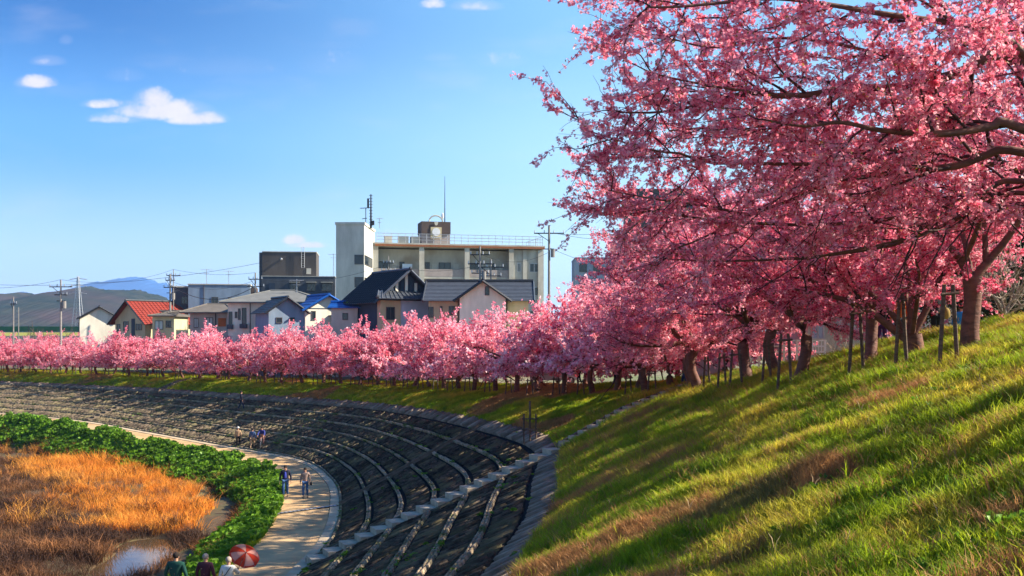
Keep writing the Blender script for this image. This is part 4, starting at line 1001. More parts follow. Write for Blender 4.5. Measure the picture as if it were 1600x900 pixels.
# low brown roofed house with orange shutter
h = House('house', 322, 122, 'low cream house with brown roof and an orange window panel')
h.box('wall', w_cream, h.x(297), h.x(357), 0, 6, 0, h.z(489)); h.hip(h.x(297), h.x(357), 0, 6, h.z(489), h.z(474), t_brown, 1.0, inset=2.2)
h.win(h.x(303), h.x(310), h.z(512), h.z(497), pane=curt); h.win(h.x(322), h.x(333), h.z(510), h.z(496), pane=curt); h.box('shutter', w_panel, h.x(341), h.x(353), -.08, 0, h.z(510), h.z(497)); h.pipe([(h.x(337),-.1,0),(h.x(337),-.1,h.z(489))], .07)
# grey hip roofed house
h = House('house', 430, 116, 'large pale two storey house with grey hip roof and tall shuttered windows')
h.box('wall', w_white, h.x(356), h.x(424), 0, 8, 0, h.z(473)); h.box('wall', w_grey, h.x(424)+.02, h.x(502), .3, 8, 0, h.z(473)); h.hip(h.x(356), h.x(502), 0, 8, h.z(473), h.z(452), t_grey, .8)
for a, b_, c, d in ((357,363,514,487),(378,385,513,481),(367,371,497,487),(372,376,500,482)): h.win(h.x(a), h.x(b_), h.z(c), h.z(d), mull=0)
h.box('balcony', w_dark2, h.x(376), h.x(387), -.5, -.1, h.z(513), h.z(506)); h.box('balcony', w_dark2, h.x(356), h.x(365), -.5, -.1, h.z(514), h.z(507)); h.aerial(455, 434, 462, 3)
h.pipe([(h.x(391),-.08,0),(h.x(391),-.08,h.z(473))]); h.win(h.x(432), h.x(440), h.z(500), h.z(488), .3)
# grey low double gable house in front
h = House('house', 448, 110, 'small bluish house with dark stepped gable roofs between grey and blue roofed houses', rz=28)
h.gable(-2.0, 2.0, 0, 6, h.z(485), h.z(466), t_grey, w_blue, oh=.5, trim=t_black)
h.win(-1.2, -.5, h.z(505), h.z(496), mull=0); h.win(.3, .9, h.z(505), h.z(496), mull=0)
# blue roofed house
h = House('house', 512, 112, 'white house with vivid blue sheet metal roof', rz=30)
h.gable(-2.6, 2.6, 0, 7, h.z(482), h.z(462), t_blue, w_white, oh=.5, n=5, trim=t_blue)
h.box('wall', w_white, -4.3, -2.7, .6, 4, 0, h.z(485)); h.win(-3.9, -3.4, h.z(505), h.z(494), .6, mull=0); h.win(-1.9, -1.4, h.z(500), h.z(486), mull=0); h.box('canopy', t_black, .1, 2, -.7, 0, h.z(494), h.z(492.5))
h.box('band', w_navy, -2.6, 2.6, -.05, -.003, h.z(482.5), h.z(481.5))
h = House('shed', 541, 106, 'small white annexe with low blue roof next to the green roof', 'house')
h.gable(-1.6, 1.2, 0, 3.5, h.z(480), h.z(473), t_blue, w_grey, oh=.35, n=4, axis='x'); h.win(-.4, .2, h.z(500), h.z(489), mull=0)
h = House('house', 563, 107, 'narrow beige house with bright green roof beside the black tiled house')
h.gable(h.x(548), h.x(580), 0, 6, h.z(472), h.z(463), t_green, w_beige, oh=.4, n=4, axis='x'); h.win(h.x(566), h.x(571), h.z(498), h.z(487), mull=0); h.win(h.x(551), h.x(555), h.z(498), h.z(489), mull=0)
# traditional black tiled house
h = House('house', 640, 103, 'traditional house with sweeping black tiled roof in front of the apartment block', rz=33)
h.gable(-3.1, 3.1, .8, 8, h.z(462), h.z(423), t_black, w_navy, oh=1.0, n=14, ribs=18, trim=t_slate)
h.plane((-4.2,-1.1,h.z(468)),(4.2,-1.1,h.z(468)),(3.2,.75,h.z(455)),(-3.2,.75,h.z(455)), t_slate, 5, ribs=16, name='skirt_roof')
h.box('wall', w_pale, -1.0, 3.2, -.1, .78, 0, h.z(470)); h.box('wall', w_beige, -3.3, -1.02, 0, .78, 0, h.z(470)); h.win(-2.7, -1.7, h.z(500), h.z(480), 0)
for xx in (-4.2, 0, 4.2): MB().ball((xx*.98, -1.0 if xx else -.2, h.z(465) if xx else h.z(423)+.2), .22, 6, 5).build('finial', t_black, h.root)
for k in range(7): h.box('gable_batten', w_white if k % 2 else w_navy, -1.8+k*.55, -1.5+k*.55, .7, .79, h.z(455)+abs(k-3)*.0, h.z(455)+1.9-abs(k-3)*.5)
# slate roofed house with two gables
h = House('house', 745, 97, 'cream house with slate tiled roofs and a front gable with tiny attic window')
h.gable(h.x(668), h.x(826), 1.2, 9.2, h.z(466), h.z(437), t_slate, w_beige, oh=.55, n=14, axis='x', ribs=0, trim=t_black)
h.gable(h.x(719), h.x(790), -.9, 5.0, h.z(465), h.z(441), t_slate, w_white, oh=.6, n=11, trim=t_black)
h.win(h.x(758), h.x(765), h.z(462), h.z(448), -.9, mull=0); h.win(h.x(700), h.x(709), h.z(492), h.z(478), 1.2); h.win(h.x(668), h.x(676), h.z(496), h.z(479), 1.2); h.win(h.x(686), h.x(690), h.z(487), h.z(478), 1.2, mull=0)
h.win(3.5, 4.3, h.z(462), h.z(448), h.x(668), 'left', mull=0); h.pipe([(h.x(715),1.1,0),(h.x(715),1.1,h.z(466))]); h.pipe([(h.x(792),1.1,0),(h.x(792),1.1,h.z(466))])
for yy in (474, 483): h.box('siding_joint', w_white, h.x(719.5), h.x(789.5), -.915, -.902, h.z(yy), h.z(yy-.35))
# charcoal building
h = House('office_building', 450, 172, 'tall charcoal windowless block with a roof ladder and lower dark wing', 'building', rz=8)
h.box('wall', w_dark, h.x(411), h.x(493), 0, 9, 0, h.z(394)); h.box('wall', w_dark2, h.x(406), h.x(411)-.02, .5, 8.8, 0, h.z(394.5)); h.box('parapet', w_grey, h.x(411)-.03, h.x(493)+.08, -.08, 9.08, h.z(394), h.z(392.8))
h.box('wing_wall', w_dark2, h.x(411)+.3, h.x(523), -4, -.02, 0, h.z(434)); h.box('wing_parapet', w_grey, h.x(411)+.25, h.x(523)+.05, -4.05, -.03, h.z(434), h.z(433))
m = MB()
for xx in (h.x(470.5), h.x(475)): m.tube([(xx,-.2,h.z(418)),(xx,-.2,h.z(386))], .04, 4)
for k in range(10): zz = h.z(418)+(h.z(387)-h.z(418))*k/9; m.tube([(h.x(470.5),-.2,zz),(h.x(475),-.2,zz)], .03, 4)
m.build('ladder', m_galv, h.root); h.box('sign_panel', w_grey, h.x(478), h.x(485), -.06, -.003, h.z(428), h.z(419))
MB().ball((h.x(440),-.15,h.z(405)), .22, 8, 6).build('lamp', m_galv, h.root)
for a, b_ in ((456,469),(481,494),(503,519)): h.win(h.x(a), h.x(b_), h.z(456), h.z(444), -4); h.box('canopy', w_grey, h.x(a)-.1, h.x(b_)+.1, -4.5, -4.02, h.z(443), h.z(442))
h.box('door_recess', w_navy, h.x(425), h.x(434), -4.06, -4.01, 0, h.z(444))
h.box('roof_bar', m_white, h.x(446), h.x(461), -3, -2.7, h.z(434)+.0, h.z(432.6)); h.aerial(520, 397, 433, -2, .9)

# apartment block
D = 140; h = House('apartment_block', 556, D, 'weathered cream apartment block with white stair tower, open balconies and brown rooftop sign', 'apartment block')
zt = h.z(351); h.box('stair_tower', w_conc, h.x(525), h.x(569), 0, 10.5, 0, zt); h.box('parapet', w_conc, h.x(525)-.12, h.x(569)+.12, -.12, 10.6, zt, zt+.35)
for a, b_ in ((413,398),(449,433)):
    h.win(h.x(554), h.x(569)-.1, h.z(a), h.z(b_), 0, mull=0); h.win(.4, 8.0, h.z(a), h.z(b_), h.x(569), 'right', mull=0)
# antenna mast on tower
m = MB().tube([(h.x(575)-.3,5,zt),(h.x(575)-.3,5,h.z(296))], [.17,.09], 6)
for k in range(12): zz = zt+(h.z(298)-zt)*k/11; m.tube([(h.x(575)-.55,5,zz),(h.x(575)-.05,5,zz)], .04, 4)
m.box(h.x(572.5)-.6, h.x(572.5)-.35, 4.8, 5.1, h.z(318), h.z(303)); m.box(h.x(576)-.35, h.x(576)+.1, 4.7, 5.2, h.z(346), h.z(339))
m.build('antenna_mast', m_metal, h.root)
m = MB().tube([(h.x(565),4,zt),(h.x(565),4,h.z(319))], .06, 5)
m.tube([(h.x(556),4,h.z(320)),(h.x(572),4,h.z(319))], .05, 4); m.tube([(h.x(559),4,h.z(337)),(h.x(567),4,h.z(336))], .05, 4)
for k in range(5): m.tube([(h.x(557+3*k),3.6,h.z(320)),(h.x(557+3*k),4.4,h.z(320))], .025, 3)
m.build('aerial', m_metal, h.root); h.aerial(587, 335, 352, 4, .5)
# main wing, in its own frame
q = empty('wing', (h.x(572), 9.5, 0), math.radians(14)); q.parent = h.root
def lb(name, mat, x0, x1, y0, y1, z0, z1): return MB().box(x0, x1, y0, y1, z0, z1).build(name, mat, q)
LW = 26.1; Z = lambda py: (HOR-py)/(FPX/(D+11)) - h.base
zr = Z(386); fl = [Z(432), Z(470), Z(508)]
lb('rear_wall', w_cream, 0, 21.2, 2.2, 10, 0, zr-.2); lb('end_block', w_cream, 21.25, LW, .15, 10.05, 0, zr-.12)
lb('roof_slab', w_cream, -.2, LW+.25, -.5, 10.3, zr, zr+.55); lb('fascia', m_rust, -.1, LW+.15, -.56, -.51, zr+.02, zr+.33)
for z_ in fl: lb('balcony_floor', w_cream, .02, 21.2, .0, 2.15, z_-.3, z_); lb('balcony_parapet', w_para, .03, 21.18, -.02, .13, z_+.02, z_+1.15)
for x_ in (-.35, 6.6, 13.6, 20.6): lb('column', w_cream, x_, x_+.75, -.38, -.03, 0, zr-.02)
lb('column', w_cream, 22.9, 23.5, -.1, .14, 0, zr-.13); lb('column', w_cream, 25.3, 26.2, -.25, .14, 0, zr-.13)
def win(x0, x1, z0, z1, y, light=False, pane=None):
    fr = MB(); t = .08
    for a in ((x0,x1,z0,z0+t),(x0,x1,z1-t,z1),(x0,x0+t,z0,z1),(x1-t,x1,z0,z1),((x0+x1)/2-t/2,(x0+x1)/2+t/2,z0,z1)): fr.box(a[0],a[1],y-.07,y,a[2],a[3])
    w = fr.build('window', m_frame if not light else m_frw, q); return w
for k, z_ in enumerate(fl):
    top = (zr if k == 0 else fl[k-1]-.3)
    for (a, b_) in ((.6,2.4),(3.9,4.7),(7.9,8.6),(10.0,11.9),(14.8,16.7),(18.2,18.9)):
        win(a, b_, z_+1.0, z_+2.35, 2.2); lb('pane', gl, a+.03, b_-.03, 2.17, 2.195, z_+1.03, z_+2.3)
    for (a, b_) in ((2.8,3.6),(8.9,9.7),(12.3,13.1),(17.3,18.0),(19.6,20.3)): lb('door', w_grey, a, b_, 2.12, 2.195, z_+.02, z_+2.1)
    for (a, b_) in ((22.0,22.6),(24.0,25.5)): win(a, b_, z_+.9, z_+2.3, .15, True); lb('pane', gl, a+.03, b_-.03, .12, .145, z_+.93, z_+2.25)
lb('hanging_laundry', w_pale, 4.1, 5.6, .2, .3, fl[0]+.6, fl[0]+1.9); lb('air_conditioner', w_grey, 12.6, 13.3, .3, .9, fl[0]+.02, fl[0]+.7)
# roof railing
m = MB(); zz = zr+.55
for k in range(25): x_ = .2+k*(LW-.3)/24; m.tube([(x_,-.3,zz),(x_,-.3,zz+1.45)], .035, 4)
for dz in (.5, .95, 1.42): m.tube([(.2,-.3,zz+dz),(LW-.1,-.3,zz+dz)], .035, 4)
for k in range(8): m.tube([(LW-.1,-.3+k*1.4,zz),(LW-.1,-.3+k*1.4,zz+1.45)], .035, 4)
m.tube([(LW-.1,-.3,zz+1.42),(LW-.1,9.5,zz+1.42)], .035, 4); m.build('roof_railing', m_galv, q)
for a, b_ in ((1.2,1.9),(3.3,4.4),(3.6+1.6,3.6+2.6)): lb('water_tank', w_grey, a+.5, b_+.9, 2, 3.4, zz, zz+1.25)
# rooftop block with the round sign
Q = lambda px: (px-586)/10.3
x0, x1 = Q(659)+.1, Q(703)+.35; z0, z1 = zz, Z(344)
lb('penthouse', w_para, x0+.05, x1-.05, 1.5, 5, z0, z0+1.7); lb('sign_wall', w_brown, x0, x1, 1.3, 5.2, z0+1.72, z1); xm = (x0+x1)/2
m = MB(); pts = [(xm+1.05*math.cos(a), 1.5, z1+.95*math.sin(a)) for a in np.linspace(0, math.pi, 13)]; m.tube(pts, .12, 5); m.build('sign_arch', w_grey, q)
lb('sign_panel', w_beige, xm-.85, xm+.85, 1.2, 1.29, z1-2.65, z1-.85)
m = MB(); m.prism([(xm+.62*math.cos(a), 1.19, z1-1.6+.62*math.sin(a)) for a in np.linspace(0, 2*math.pi, 24, endpoint=False)], (0,-.05,0)); m.build('sign_disc', m_white, q)
m = MB(); m.prism([(xm+.30*math.cos(a), 1.19, z1-.05+.55*math.sin(a)-.0) for a in np.linspace(math.pi, 2*math.pi, 10)], (0,-.06,0)); m.build('sign_notch', w_grey, q)
m = MB()
for k in range(7): m.box(xm-.62+k*.18, xm-.51+k*.18, 1.16, 1.195, z1-2.55, z1-2.36)
m.build('sign_lettering', m_white, q)
MB().tube([(x1-.6,3,z1),(x1-.6,3,Z(269))], [.09,.03], 5).build('lightning_rod', m_metal, q); MB().ball((x1-.95,3,z1+1.1), (.2,.2,.5), 8, 6).build('beacon', m_white, q)
# flatten: the wing's own frame is a part group, so bake it into the block
for o in list(q.children):
    mat_ = Matrix.Translation(q.location) @ Matrix.Rotation(math.radians(14), 4, 'Z')
    if o.data.users > 1: o.data = o.data.copy()
    o.data.transform(mat_); o.parent = h.root
bpy.data.objects.remove(q)

# buildings glimpsed behind the blossom
h = House('apartment_block', 1035, 240, 'tall brown tower block whose corner shows through the nearest blossom', 'apartment block', base=-5.4)
h.box('wall', w_dark, h.x(984), h.x(1090), 0, 14, 0, h.z(298)); h.box('parapet', w_brown, h.x(983), h.x(1091), -.2, 14.2, h.z(298), h.z(295))
for r_ in range(10):
    for c_ in range(5): h.win(h.x(990+c_*20), h.x(1002+c_*20), h.z(312+r_*18), h.z(304+r_*18))
h = House('office_building', 920, 165, 'blue grey building half hidden by blossom right of the utility pole', 'building')
h.box('wall', w_blue, h.x(899), h.x(975), 0, 10, 0, h.z(404)); h.box('parapet', w_blue, h.x(898.5), h.x(976), -.1, 10.1, h.z(404), h.z(402))
for r_ in range(3):
    for c_ in range(3): h.win(h.x(905+c_*22), h.x(917+c_*22), h.z(425+r_*28), h.z(412+r_*28))
h = House('house', 1300, 46, 'white house with gridded window and balcony rail seen beneath the blossom', base=-2.6)
h.gable(h.x(1262), h.x(1352), 0, 7, h.z(478), h.z(440), t_grey, w_grey, oh=.5, axis='x'); h.box('lintel', m_white, h.x(1258), h.x(1356), -.35, -.01, h.z(484), h.z(480))
h.win(h.x(1306), h.x(1346), h.z(517), h.z(487), pane=curt, light=True, mull=2); h.win(h.x(1268), h.x(1288), h.z(530), h.z(484), light=True, mull=1, pane=w_pale)
m = MB()
for k in range(14): x_ = h.x(1308)+k*.085; m.box(x_, x_+.03, -.35, -.3, h.z(518), h.z(502))
m.box(h.x(1306), h.x(1346), -.36, -.29, h.z(502), h.z(500)); m.build('balcony_rail', m_white, h.root)
h = House('house', 1490, 52, 'pinkish grey house wall with white downpipe behind the right hand trunks', base=-1.8)
h.gable(h.x(1425), h.x(1560), 0, 8, h.z(400), h.z(350), t_grey, w_para, oh=.6, axis='x'); h.box('lower_wall', w_grey, h.x(1425)-.05, h.x(1560), -.3, -.01, 0, h.z(470)); MB().tube([(h.x(1440),-.15,0),(h.x(1440),-.15,h.z(402))], .08, 6).build('drainpipe', m_white, h.root)
h.win(h.x(1470), h.x(1500), h.z(455), h.z(425), light=True)
# white railing and low white wall by the footpath
rl = empty('railing', P(1230, 545, 41), 0, 'white tube railing on top of the bank left of the white house', 'railing'); b0 = -1.75; rl.location.z = b0
m_ = FPX/41; xs = [(px-1230)/m_ for px in (1158, 1172, 1186, 1205, 1225, 1245, 1265, 1289)]
for x_ in xs: MB().box(x_-.035, x_+.035, -.035, .035, -.5, (HOR-531)/m_-b0).build('post', m_white, rl)
for py in (532, 541, 550): z_ = (HOR-py)/m_-b0; MB().box(xs[0], xs[-1], -.025, .025, z_-.03, z_+.03).build('rail', m_white, rl)
for px in np.arange(1252, 1289, 4.5): x_ = (px-1230)/m_; MB().box(x_-.015, x_+.015, -.015, .015, (HOR-550)/m_-b0, (HOR-532)/m_-b0).build('baluster', m_white, rl)
o = MB().box(-.55, .55, -.25, .25, 0, .75).build('planter_box', m_white); o.location = (P(1300, 550, 40).x, 40, -1.75); tag(o, 'small white box standing on the bank right of the railing', 'box')
o = MB().box(-.7, .7, -.5, .5, 0, 1.15).box(-.72,.72,-.52,.52,1.15,1.2).build('counter', m_white); o.location = (P(1108, 580, 52).x, 52, gz(P(1108,580,52).x, 52)); tag(o, 'white cabinet standing by the path under the trees left of the pale forked trunk', 'cabinet')

# ------------------------------------------------------------------ poles, pylon, wires
def pole(px, top, d, label, arms=(1.6,), r=.16, gear=True, base=None, cat='utility pole', name='utility_pole'):
    x = (px-800)/FPX*d; b0 = base if base is not None else gz(x, d); ht = (HOR-top)/FPX*d-b0
    root = empty(name, (x, d, b0), 0, label, cat)
    MB().tube([(0,0,-.3),(0,0,ht)], [r, r*.6], 8).build('mast', m_pole, root)
    for k, a in enumerate(arms):
        z_ = ht-(.9+k*1.0); MB().box(-a/2*1.3, a/2*1.3, -.06, .06, z_-.06, z_+.06).build('crossarm', m_metal, root)
        for j in range(4): MB().tube([(-a/2*1.25+j*a*1.25/3,0,z_+.05),(-a/2*1.25+j*a*1.25/3,0,z_+.36)], [.07,.05], 6).build('insulator', m_galv, root)
        if k == 0: MB().tube([(-a/2,0,z_),(0,0,z_-.9)], .035, 4).build('brace', m_metal, root)
    if gear: MB().tube([(.42,0,ht-3.6),(.42,0,ht-2.7)], .24, 10).build('transformer', m_pole, root); MB().box(-.5,.6,-.05,.05,ht-2.72,ht-2.62).build('bracket', m_metal, root)
    return Vector((x, d, b0+ht))
A1 = pole(858, 352, 112, 'tall concrete utility pole with wide crossarm right of the apartment block', (2.6,), .2)
A2 = pole(750, 385, 108, 'utility pole bristling with insulators in front of the apartment balconies', (1.6,2.0,1.4,1.0), .15)
A2b = pole(767, 405, 113, 'short utility pole with stacked crossarms behind the slate roof', (2.2,1.8,2.0), .13)
A3 = pole(399, 426, 135, 'utility pole with transformer just left of the charcoal building', (1.4,1.8), .16)
A4 = pole(266, 428, 140, 'thick utility pole left of the blue grey box building', (1.0,1.4), .2)
A5 = pole(271, 421, 150, 'thin utility pole close behind the thick one by the box building', (1.6,), .1, gear=False)
A6 = pole(95, 437, 125, 'dark utility pole standing alone left of the house with dark blue shaded side', (2.2,1.2), .17)
A7 = pole(21, 464, 130, 'slim pole at the far left above the blossom', (.6,), .11, gear=False)
A8 = pole(29, 480, 150, 'shorter slim pole beside the slim pole at the far left', (), .09, gear=False)
A9 = pole(607, 400, 128, 'thin pole with several brackets in front of the left balconies', (1.0,1.4), .09, gear=False)
py_ = empty('pylon', ((122-800)/FPX*700, 700, -6), 0, 'distant steel lattice power pylon on the left before the hill', 'pylon')
H_ = (HOR-432)/FPX*700+6; m = MB()
def wd(z): return 3.2*(1-z/H_)**1.1+.5
for sx in (-1, 1):
    for sy in (-1, 1): m.tube([(sx*wd(z), sy*wd(z), z) for z in np.linspace(0, H_, 9)], .22, 4)
m.build('leg', m_galv, py_); m = MB()
for k in range(12):
    z0, z1 = H_*k/12, H_*(k+1)/12
    for sy in (-1, 1):
        m.tube([(-wd(z0), sy*wd(z0), z0),(wd(z1), sy*wd(z1), z1)], .14, 3); m.tube([(wd(z0), sy*wd(z0), z0),(-wd(z1), sy*wd(z1), z1)], .14, 3)
m.build('bracing', m_galv, py_)
for f in (.72, .84, .95): MB().tube([(-6,0,H_*f),(0,0,H_*f+1),(6,0,H_*f)], .25, 4).build('crossarm', m_galv, py_)
def wire(a, b_, sag, label, r=.022):
    pts = [a.lerp(b_, t)+Vector((0,0,-4*sag*t*(1-t))) for t in np.linspace(0, 1, 15)]
    o = MB().tube([p-a for p in pts], r, 3, cap=False).build('power_line', m_metal); o.location = a; tag(o, label, 'power line', 'power lines between the poles')
L0 = P(-60, 441, 135); L1_ = P(-60, 459, 130)
wire(A6, A5, 1.0, 'power line between lone dark pole and the pair of poles by the box building'); wire(P(-80, 447, 120), A6, .6, 'power line leaving the frame at the left from the lone dark pole')
wire(P(-80, 441, 160), P(420, 408, 160), 1.8, 'highest power line across the left sky', .03); wire(A4-Vector((0,0,1)), A3-Vector((0,0,1)), 1.2, 'upper sagging line between box building poles and charcoal building pole')
wire(A4-Vector((0,0,1.6)), A3-Vector((0,0,1.8)), 1.9, 'thick sagging cable between box building poles and charcoal building pole', .045); wire(A5, A3, .5, 'thin taut line above the blue grey box building')
wire(A1-Vector((-1,0,1)), P(1100, 318, 120), 1.2, 'upper power line running right from the tall pole'); wire(A1-Vector((-1.2,0,1)), P(1110, 335, 122), 1.6, 'middle power line running right from the tall pole'); wire(A1-Vector((0,0,2.5)), P(1100, 420, 118), 1.5, 'low power line running right from the tall pole')
wire(A1-Vector((0,0,3)), A2-Vector((0,0,.8)), 1.0, 'power line between tall pole and the pole before the balconies'); wire(A3-Vector((0,0,.8)), A9-Vector((0,0,1)), 1.2, 'power line crossing in front of the white stair tower'); wire(A9-Vector((0,0,1)), A2-Vector((0,0,2)), .8, 'power line crossing the apartment balconies')

# ------------------------------------------------------------------ far distance: levee, net, hills
m_hill = M('wooded_hill', (.040,.042,.032), (.010,.022,.020), scale=.03, detail=9, rough=1, third=(.05,.035,.035), tscale=.006, spec=.05)
m_mtn = M('far_mountain', (.015,.085,.25), (.01,.06,.18), scale=.003, rough=1, spec=.05)  # blue of the distant air put into the mountain's own colour
m_lev = M('levee_grass', (.30,.27,.05), (.18,.19,.04), scale=.05, rough=1)
lev = MB(); 
for a, b_ in ((-420, 60),): lev.mesh([(a,360,-6.1),(b_,360,-6.1),(b_,380,-1.1),(a,380,-1.1),(b_,386,-1.1),(a,386,-1.1),(b_,410,-6.1),(a,410,-6.1)], [(0,1,2,3),(3,2,4,5),(5,4,6,7)])
lev.build('levee', m_lev)['kind'] = 'structure'
nf = empty('net_fence', (-150, 383, -1.1), 0, 'long dark green sports net on the levee at the far left', 'net fence'); m_net = flat('green_net', (.01,.10,.045))
for k in range(12): MB().tube([(-75+k*13,0,0),(-75+k*13,0,2.6)], .09, 5).build('post', m_metal, nf); 
for k in range(11): MB().box(-75+k*13+.1, -62+k*13-.1, -.03, .03, .3, 2.3).build('net', m_net, nf)
o = MB().box(0, 75, 0, 1.0, 0, 4.4).build('boundary_wall', w_cream); o.location = (-140, 255, -6); tag(o, 'long pale wall across the fields at the left edge behind the blossom', 'wall')
def ridge(name, pts, d, depth, mat, seed, rough, label=None):
    px = np.linspace(pts[0][0], pts[-1][0], 900); py = np.interp(px, [p[0] for p in pts], [p[1] for p in pts]); x = (px-800)/FPX*d; z = (HOR-py)/FPX*d
    V = []; rows = np.linspace(-1, 1, 27)
    for t in rows:
        f = (1-abs(t)**1.4); yy = d+t*depth; xx = x*(1+.0*t); n_ = fbm(x/d*60, np.full_like(x, t*3), seed, 4, 1.0)+.6*fbm(x/d*420, np.full_like(x, t*19), seed+1, 3, 1.0)+.5*np.abs(fbm(x/d*2600, np.full_like(x, t*60), seed+2, 2, 1.0))
        V.append(np.stack([xx, np.full_like(x, yy)+n_*depth*.06, -6.5+(z+6.5)*f+n_*rough*(.35+f*.65)*(1 if abs(t) < .99 else 0)], -1))
    V = np.concatenate(V); a, b_ = len(rows), len(px); I = (np.arange(a-1)[:, None]*b_+np.arange(b_-1)[None]).ravel(); F = np.stack([I, I+1, I+b_+1, I+b_], 1)
    o = link(name, npmesh(name, V, F, mat, False)); o['kind'] = 'structure'
ridge('wooded_hill', [(-400,480),(-60,466),(0,463),(20,459),(42,470),(62,464),(100,456),(130,451),(160,453),(210,457),(235,463),(262,472),(300,478),(350,490),(450,503),(560,514)], 1500, 420, m_hill, 5, 4.5)
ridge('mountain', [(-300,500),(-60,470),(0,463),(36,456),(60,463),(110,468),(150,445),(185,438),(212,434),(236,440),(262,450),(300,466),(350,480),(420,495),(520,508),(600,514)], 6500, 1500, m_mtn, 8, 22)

# ------------------------------------------------------------------ bare trees, evergreens, small fir
def bare_tree(seed, H, nb, rt, mat):
    r = np.random.default_rng(seed); l1 = []; l2 = []; l3 = []
    tr = polyline(r, (0,0,-.3), (0,0,1), H*.35, 5, .04, 0)
    for k in range(nb):
        az = r.uniform(0, 6.283); e = r.uniform(.5, 1.2); l1.append((polyline(r, tr[-1-(k % 2)], (math.cos(az)*math.cos(e), math.sin(az)*math.cos(e), math.sin(e)), H*.6*r.uniform(.7, 1.1), 7, .12, .03), rt*.45, rt*.12))
    for src, dst, L_, n in ((l1, l2, H*.3, 6), (l2, l3, H*.16, 5)):
        for pts, _, _ in src:
            for t in np.linspace(.25, 1, n): i = min(int(t*(len(pts)-1)), len(pts)-2); dst.append((polyline(r, pts[i], child_dir(r, unit(pts[i+1]-pts[i]), r.uniform(.4, .9), .9), L_*r.uniform(.6, 1.2), 4, .12, .02), rt*.13 if dst is l2 else rt*.06, .01))
    Vt, Ft = tubes([(tr, rt, rt*.8)], 8); V, F = tubes(l1, 5); V2, F2 = tubes(l2+l3, 3)
    return npmesh('trunk', Vt, Ft, mat, True), npmesh('crown', np.concatenate([V, V2]), np.concatenate([F, F2+len(V)]), mat, True)
m_barebark = flat('bare_bark', (.10,.075,.06)); 
bt = bare_tree(5, 6.5, 8, .2, m_barebark)
for px, d, sc, lab in ((66, 140, 1.0, 'bare winter tree with spreading crown at the left beyond the blossom'), (38, 170, .9, 'smaller bare tree left of the spreading bare tree'), (100, 190, 1.0, 'bare tree behind the lone dark utility pole')):
    x = (px-800)/FPX*d; r_ = empty('bare_tree', (x, d, gz(x, d)), px, lab, 'tree'); r_.scale = (sc,)*3; link('trunk', bt[0], r_); c = link('crown', bt[1], r_)
bb = bare_tree(6, 2.4, 12, .06, flat('pale_twig', (.32,.26,.20)))
for px, d, z_, sc, lab in ((1572, 26, None, 1.2, 'bare pale twiggy bush at the right in front of dark evergreens'), (1312, 43, -2.2, .9, 'dark bare shrub in front of the white house window'), (1520, 44, -1.4, 1.9, 'bare pinkish shrub behind the wide V forked trunk')):
    x = (px-800)/FPX*d; r_ = empty('bare_shrub', (x, d, gz(x, d) if z_ is None else z_), px*.1, lab, 'shrub'); r_.scale = (sc,)*3; link('stems', bb[0], r_); link('crown', bb[1], r_)
m_ever = M('evergreen_leaf', (.030,.065,.016), (.012,.03,.010), scale=1.5, rough=.5, transl=.2, third=(.10,.11,.02), tscale=.9)
def evergreen(seed, H, R_, n, leaf):
    r = np.random.default_rng(seed); C = []
    for k in range(26):
        a = r.uniform(0, 6.283); zz = r.uniform(.18, 1)*H; rr = R_*math.sqrt(max(0, 1-((zz/H-.5)/.56)**2))*r.uniform(.3, .95); c = np.array([rr*math.cos(a), rr*math.sin(a), zz]); s_ = R_*r.uniform(.25, .45)
        v = unit(r.normal(0, 1, (n//26, 3)))*r.uniform(.5, 1, (n//26, 1))**.4*s_; C.append(c+v)
    C = np.concatenate(C); m_ = len(C); a = unit(r.normal(0, 1, (m_, 3))); b_ = unit(np.cross(a, r.normal(0, 1, (m_, 3)))); s_ = leaf*r.uniform(.6, 1.4, (m_, 1))
    V = np.stack([C-a*s_, C+b_*s_*.45, C+a*s_, C-b_*s_*.45], 1).reshape(-1, 3); F = np.arange(m_*4).reshape(-1, 4)
    Vt, Ft = tubes([(np.array([(0,0,-.3),(0,0,H*.3),(0.1,0,H*.75)]), .16, .05)], 8)
    return npmesh('trunk', Vt, Ft, m_barebark, True), npmesh('crown', V, F, m_ever)
ev = [evergreen(1, 5.2, 2.4, 20000, .085), evergreen(2, 3.0, 1.9, 12000, .07)]
for k, (x, y, z_, sc, lab) in enumerate(((18.2, 33, -.5, 1.1, 'dark evergreen tree at the right edge behind the grass crest'), (16.6, 36, -.7, 1.0, 'dark evergreen tree just right of the banded V forked trunk'), (20.5, 37, -.4, 1.25, 'tall evergreen outside the right edge behind the crest'), (15.9, 31.2, -.4, .55, 'low dark evergreen bush on the crest right of the V forked trunk'), (17.8, 28.5, 0, .55, 'low evergreen bush at the right edge of the grass crest'))):
    e = ev[0] if sc > .9 else ev[1]; r_ = empty('evergreen_tree', (x, y, z_), k*1.3, lab, 'tree'); r_.scale = (sc,)*3; link('trunk', e[0], r_); link('crown', e[1], r_)['kind'] = 'stuff'
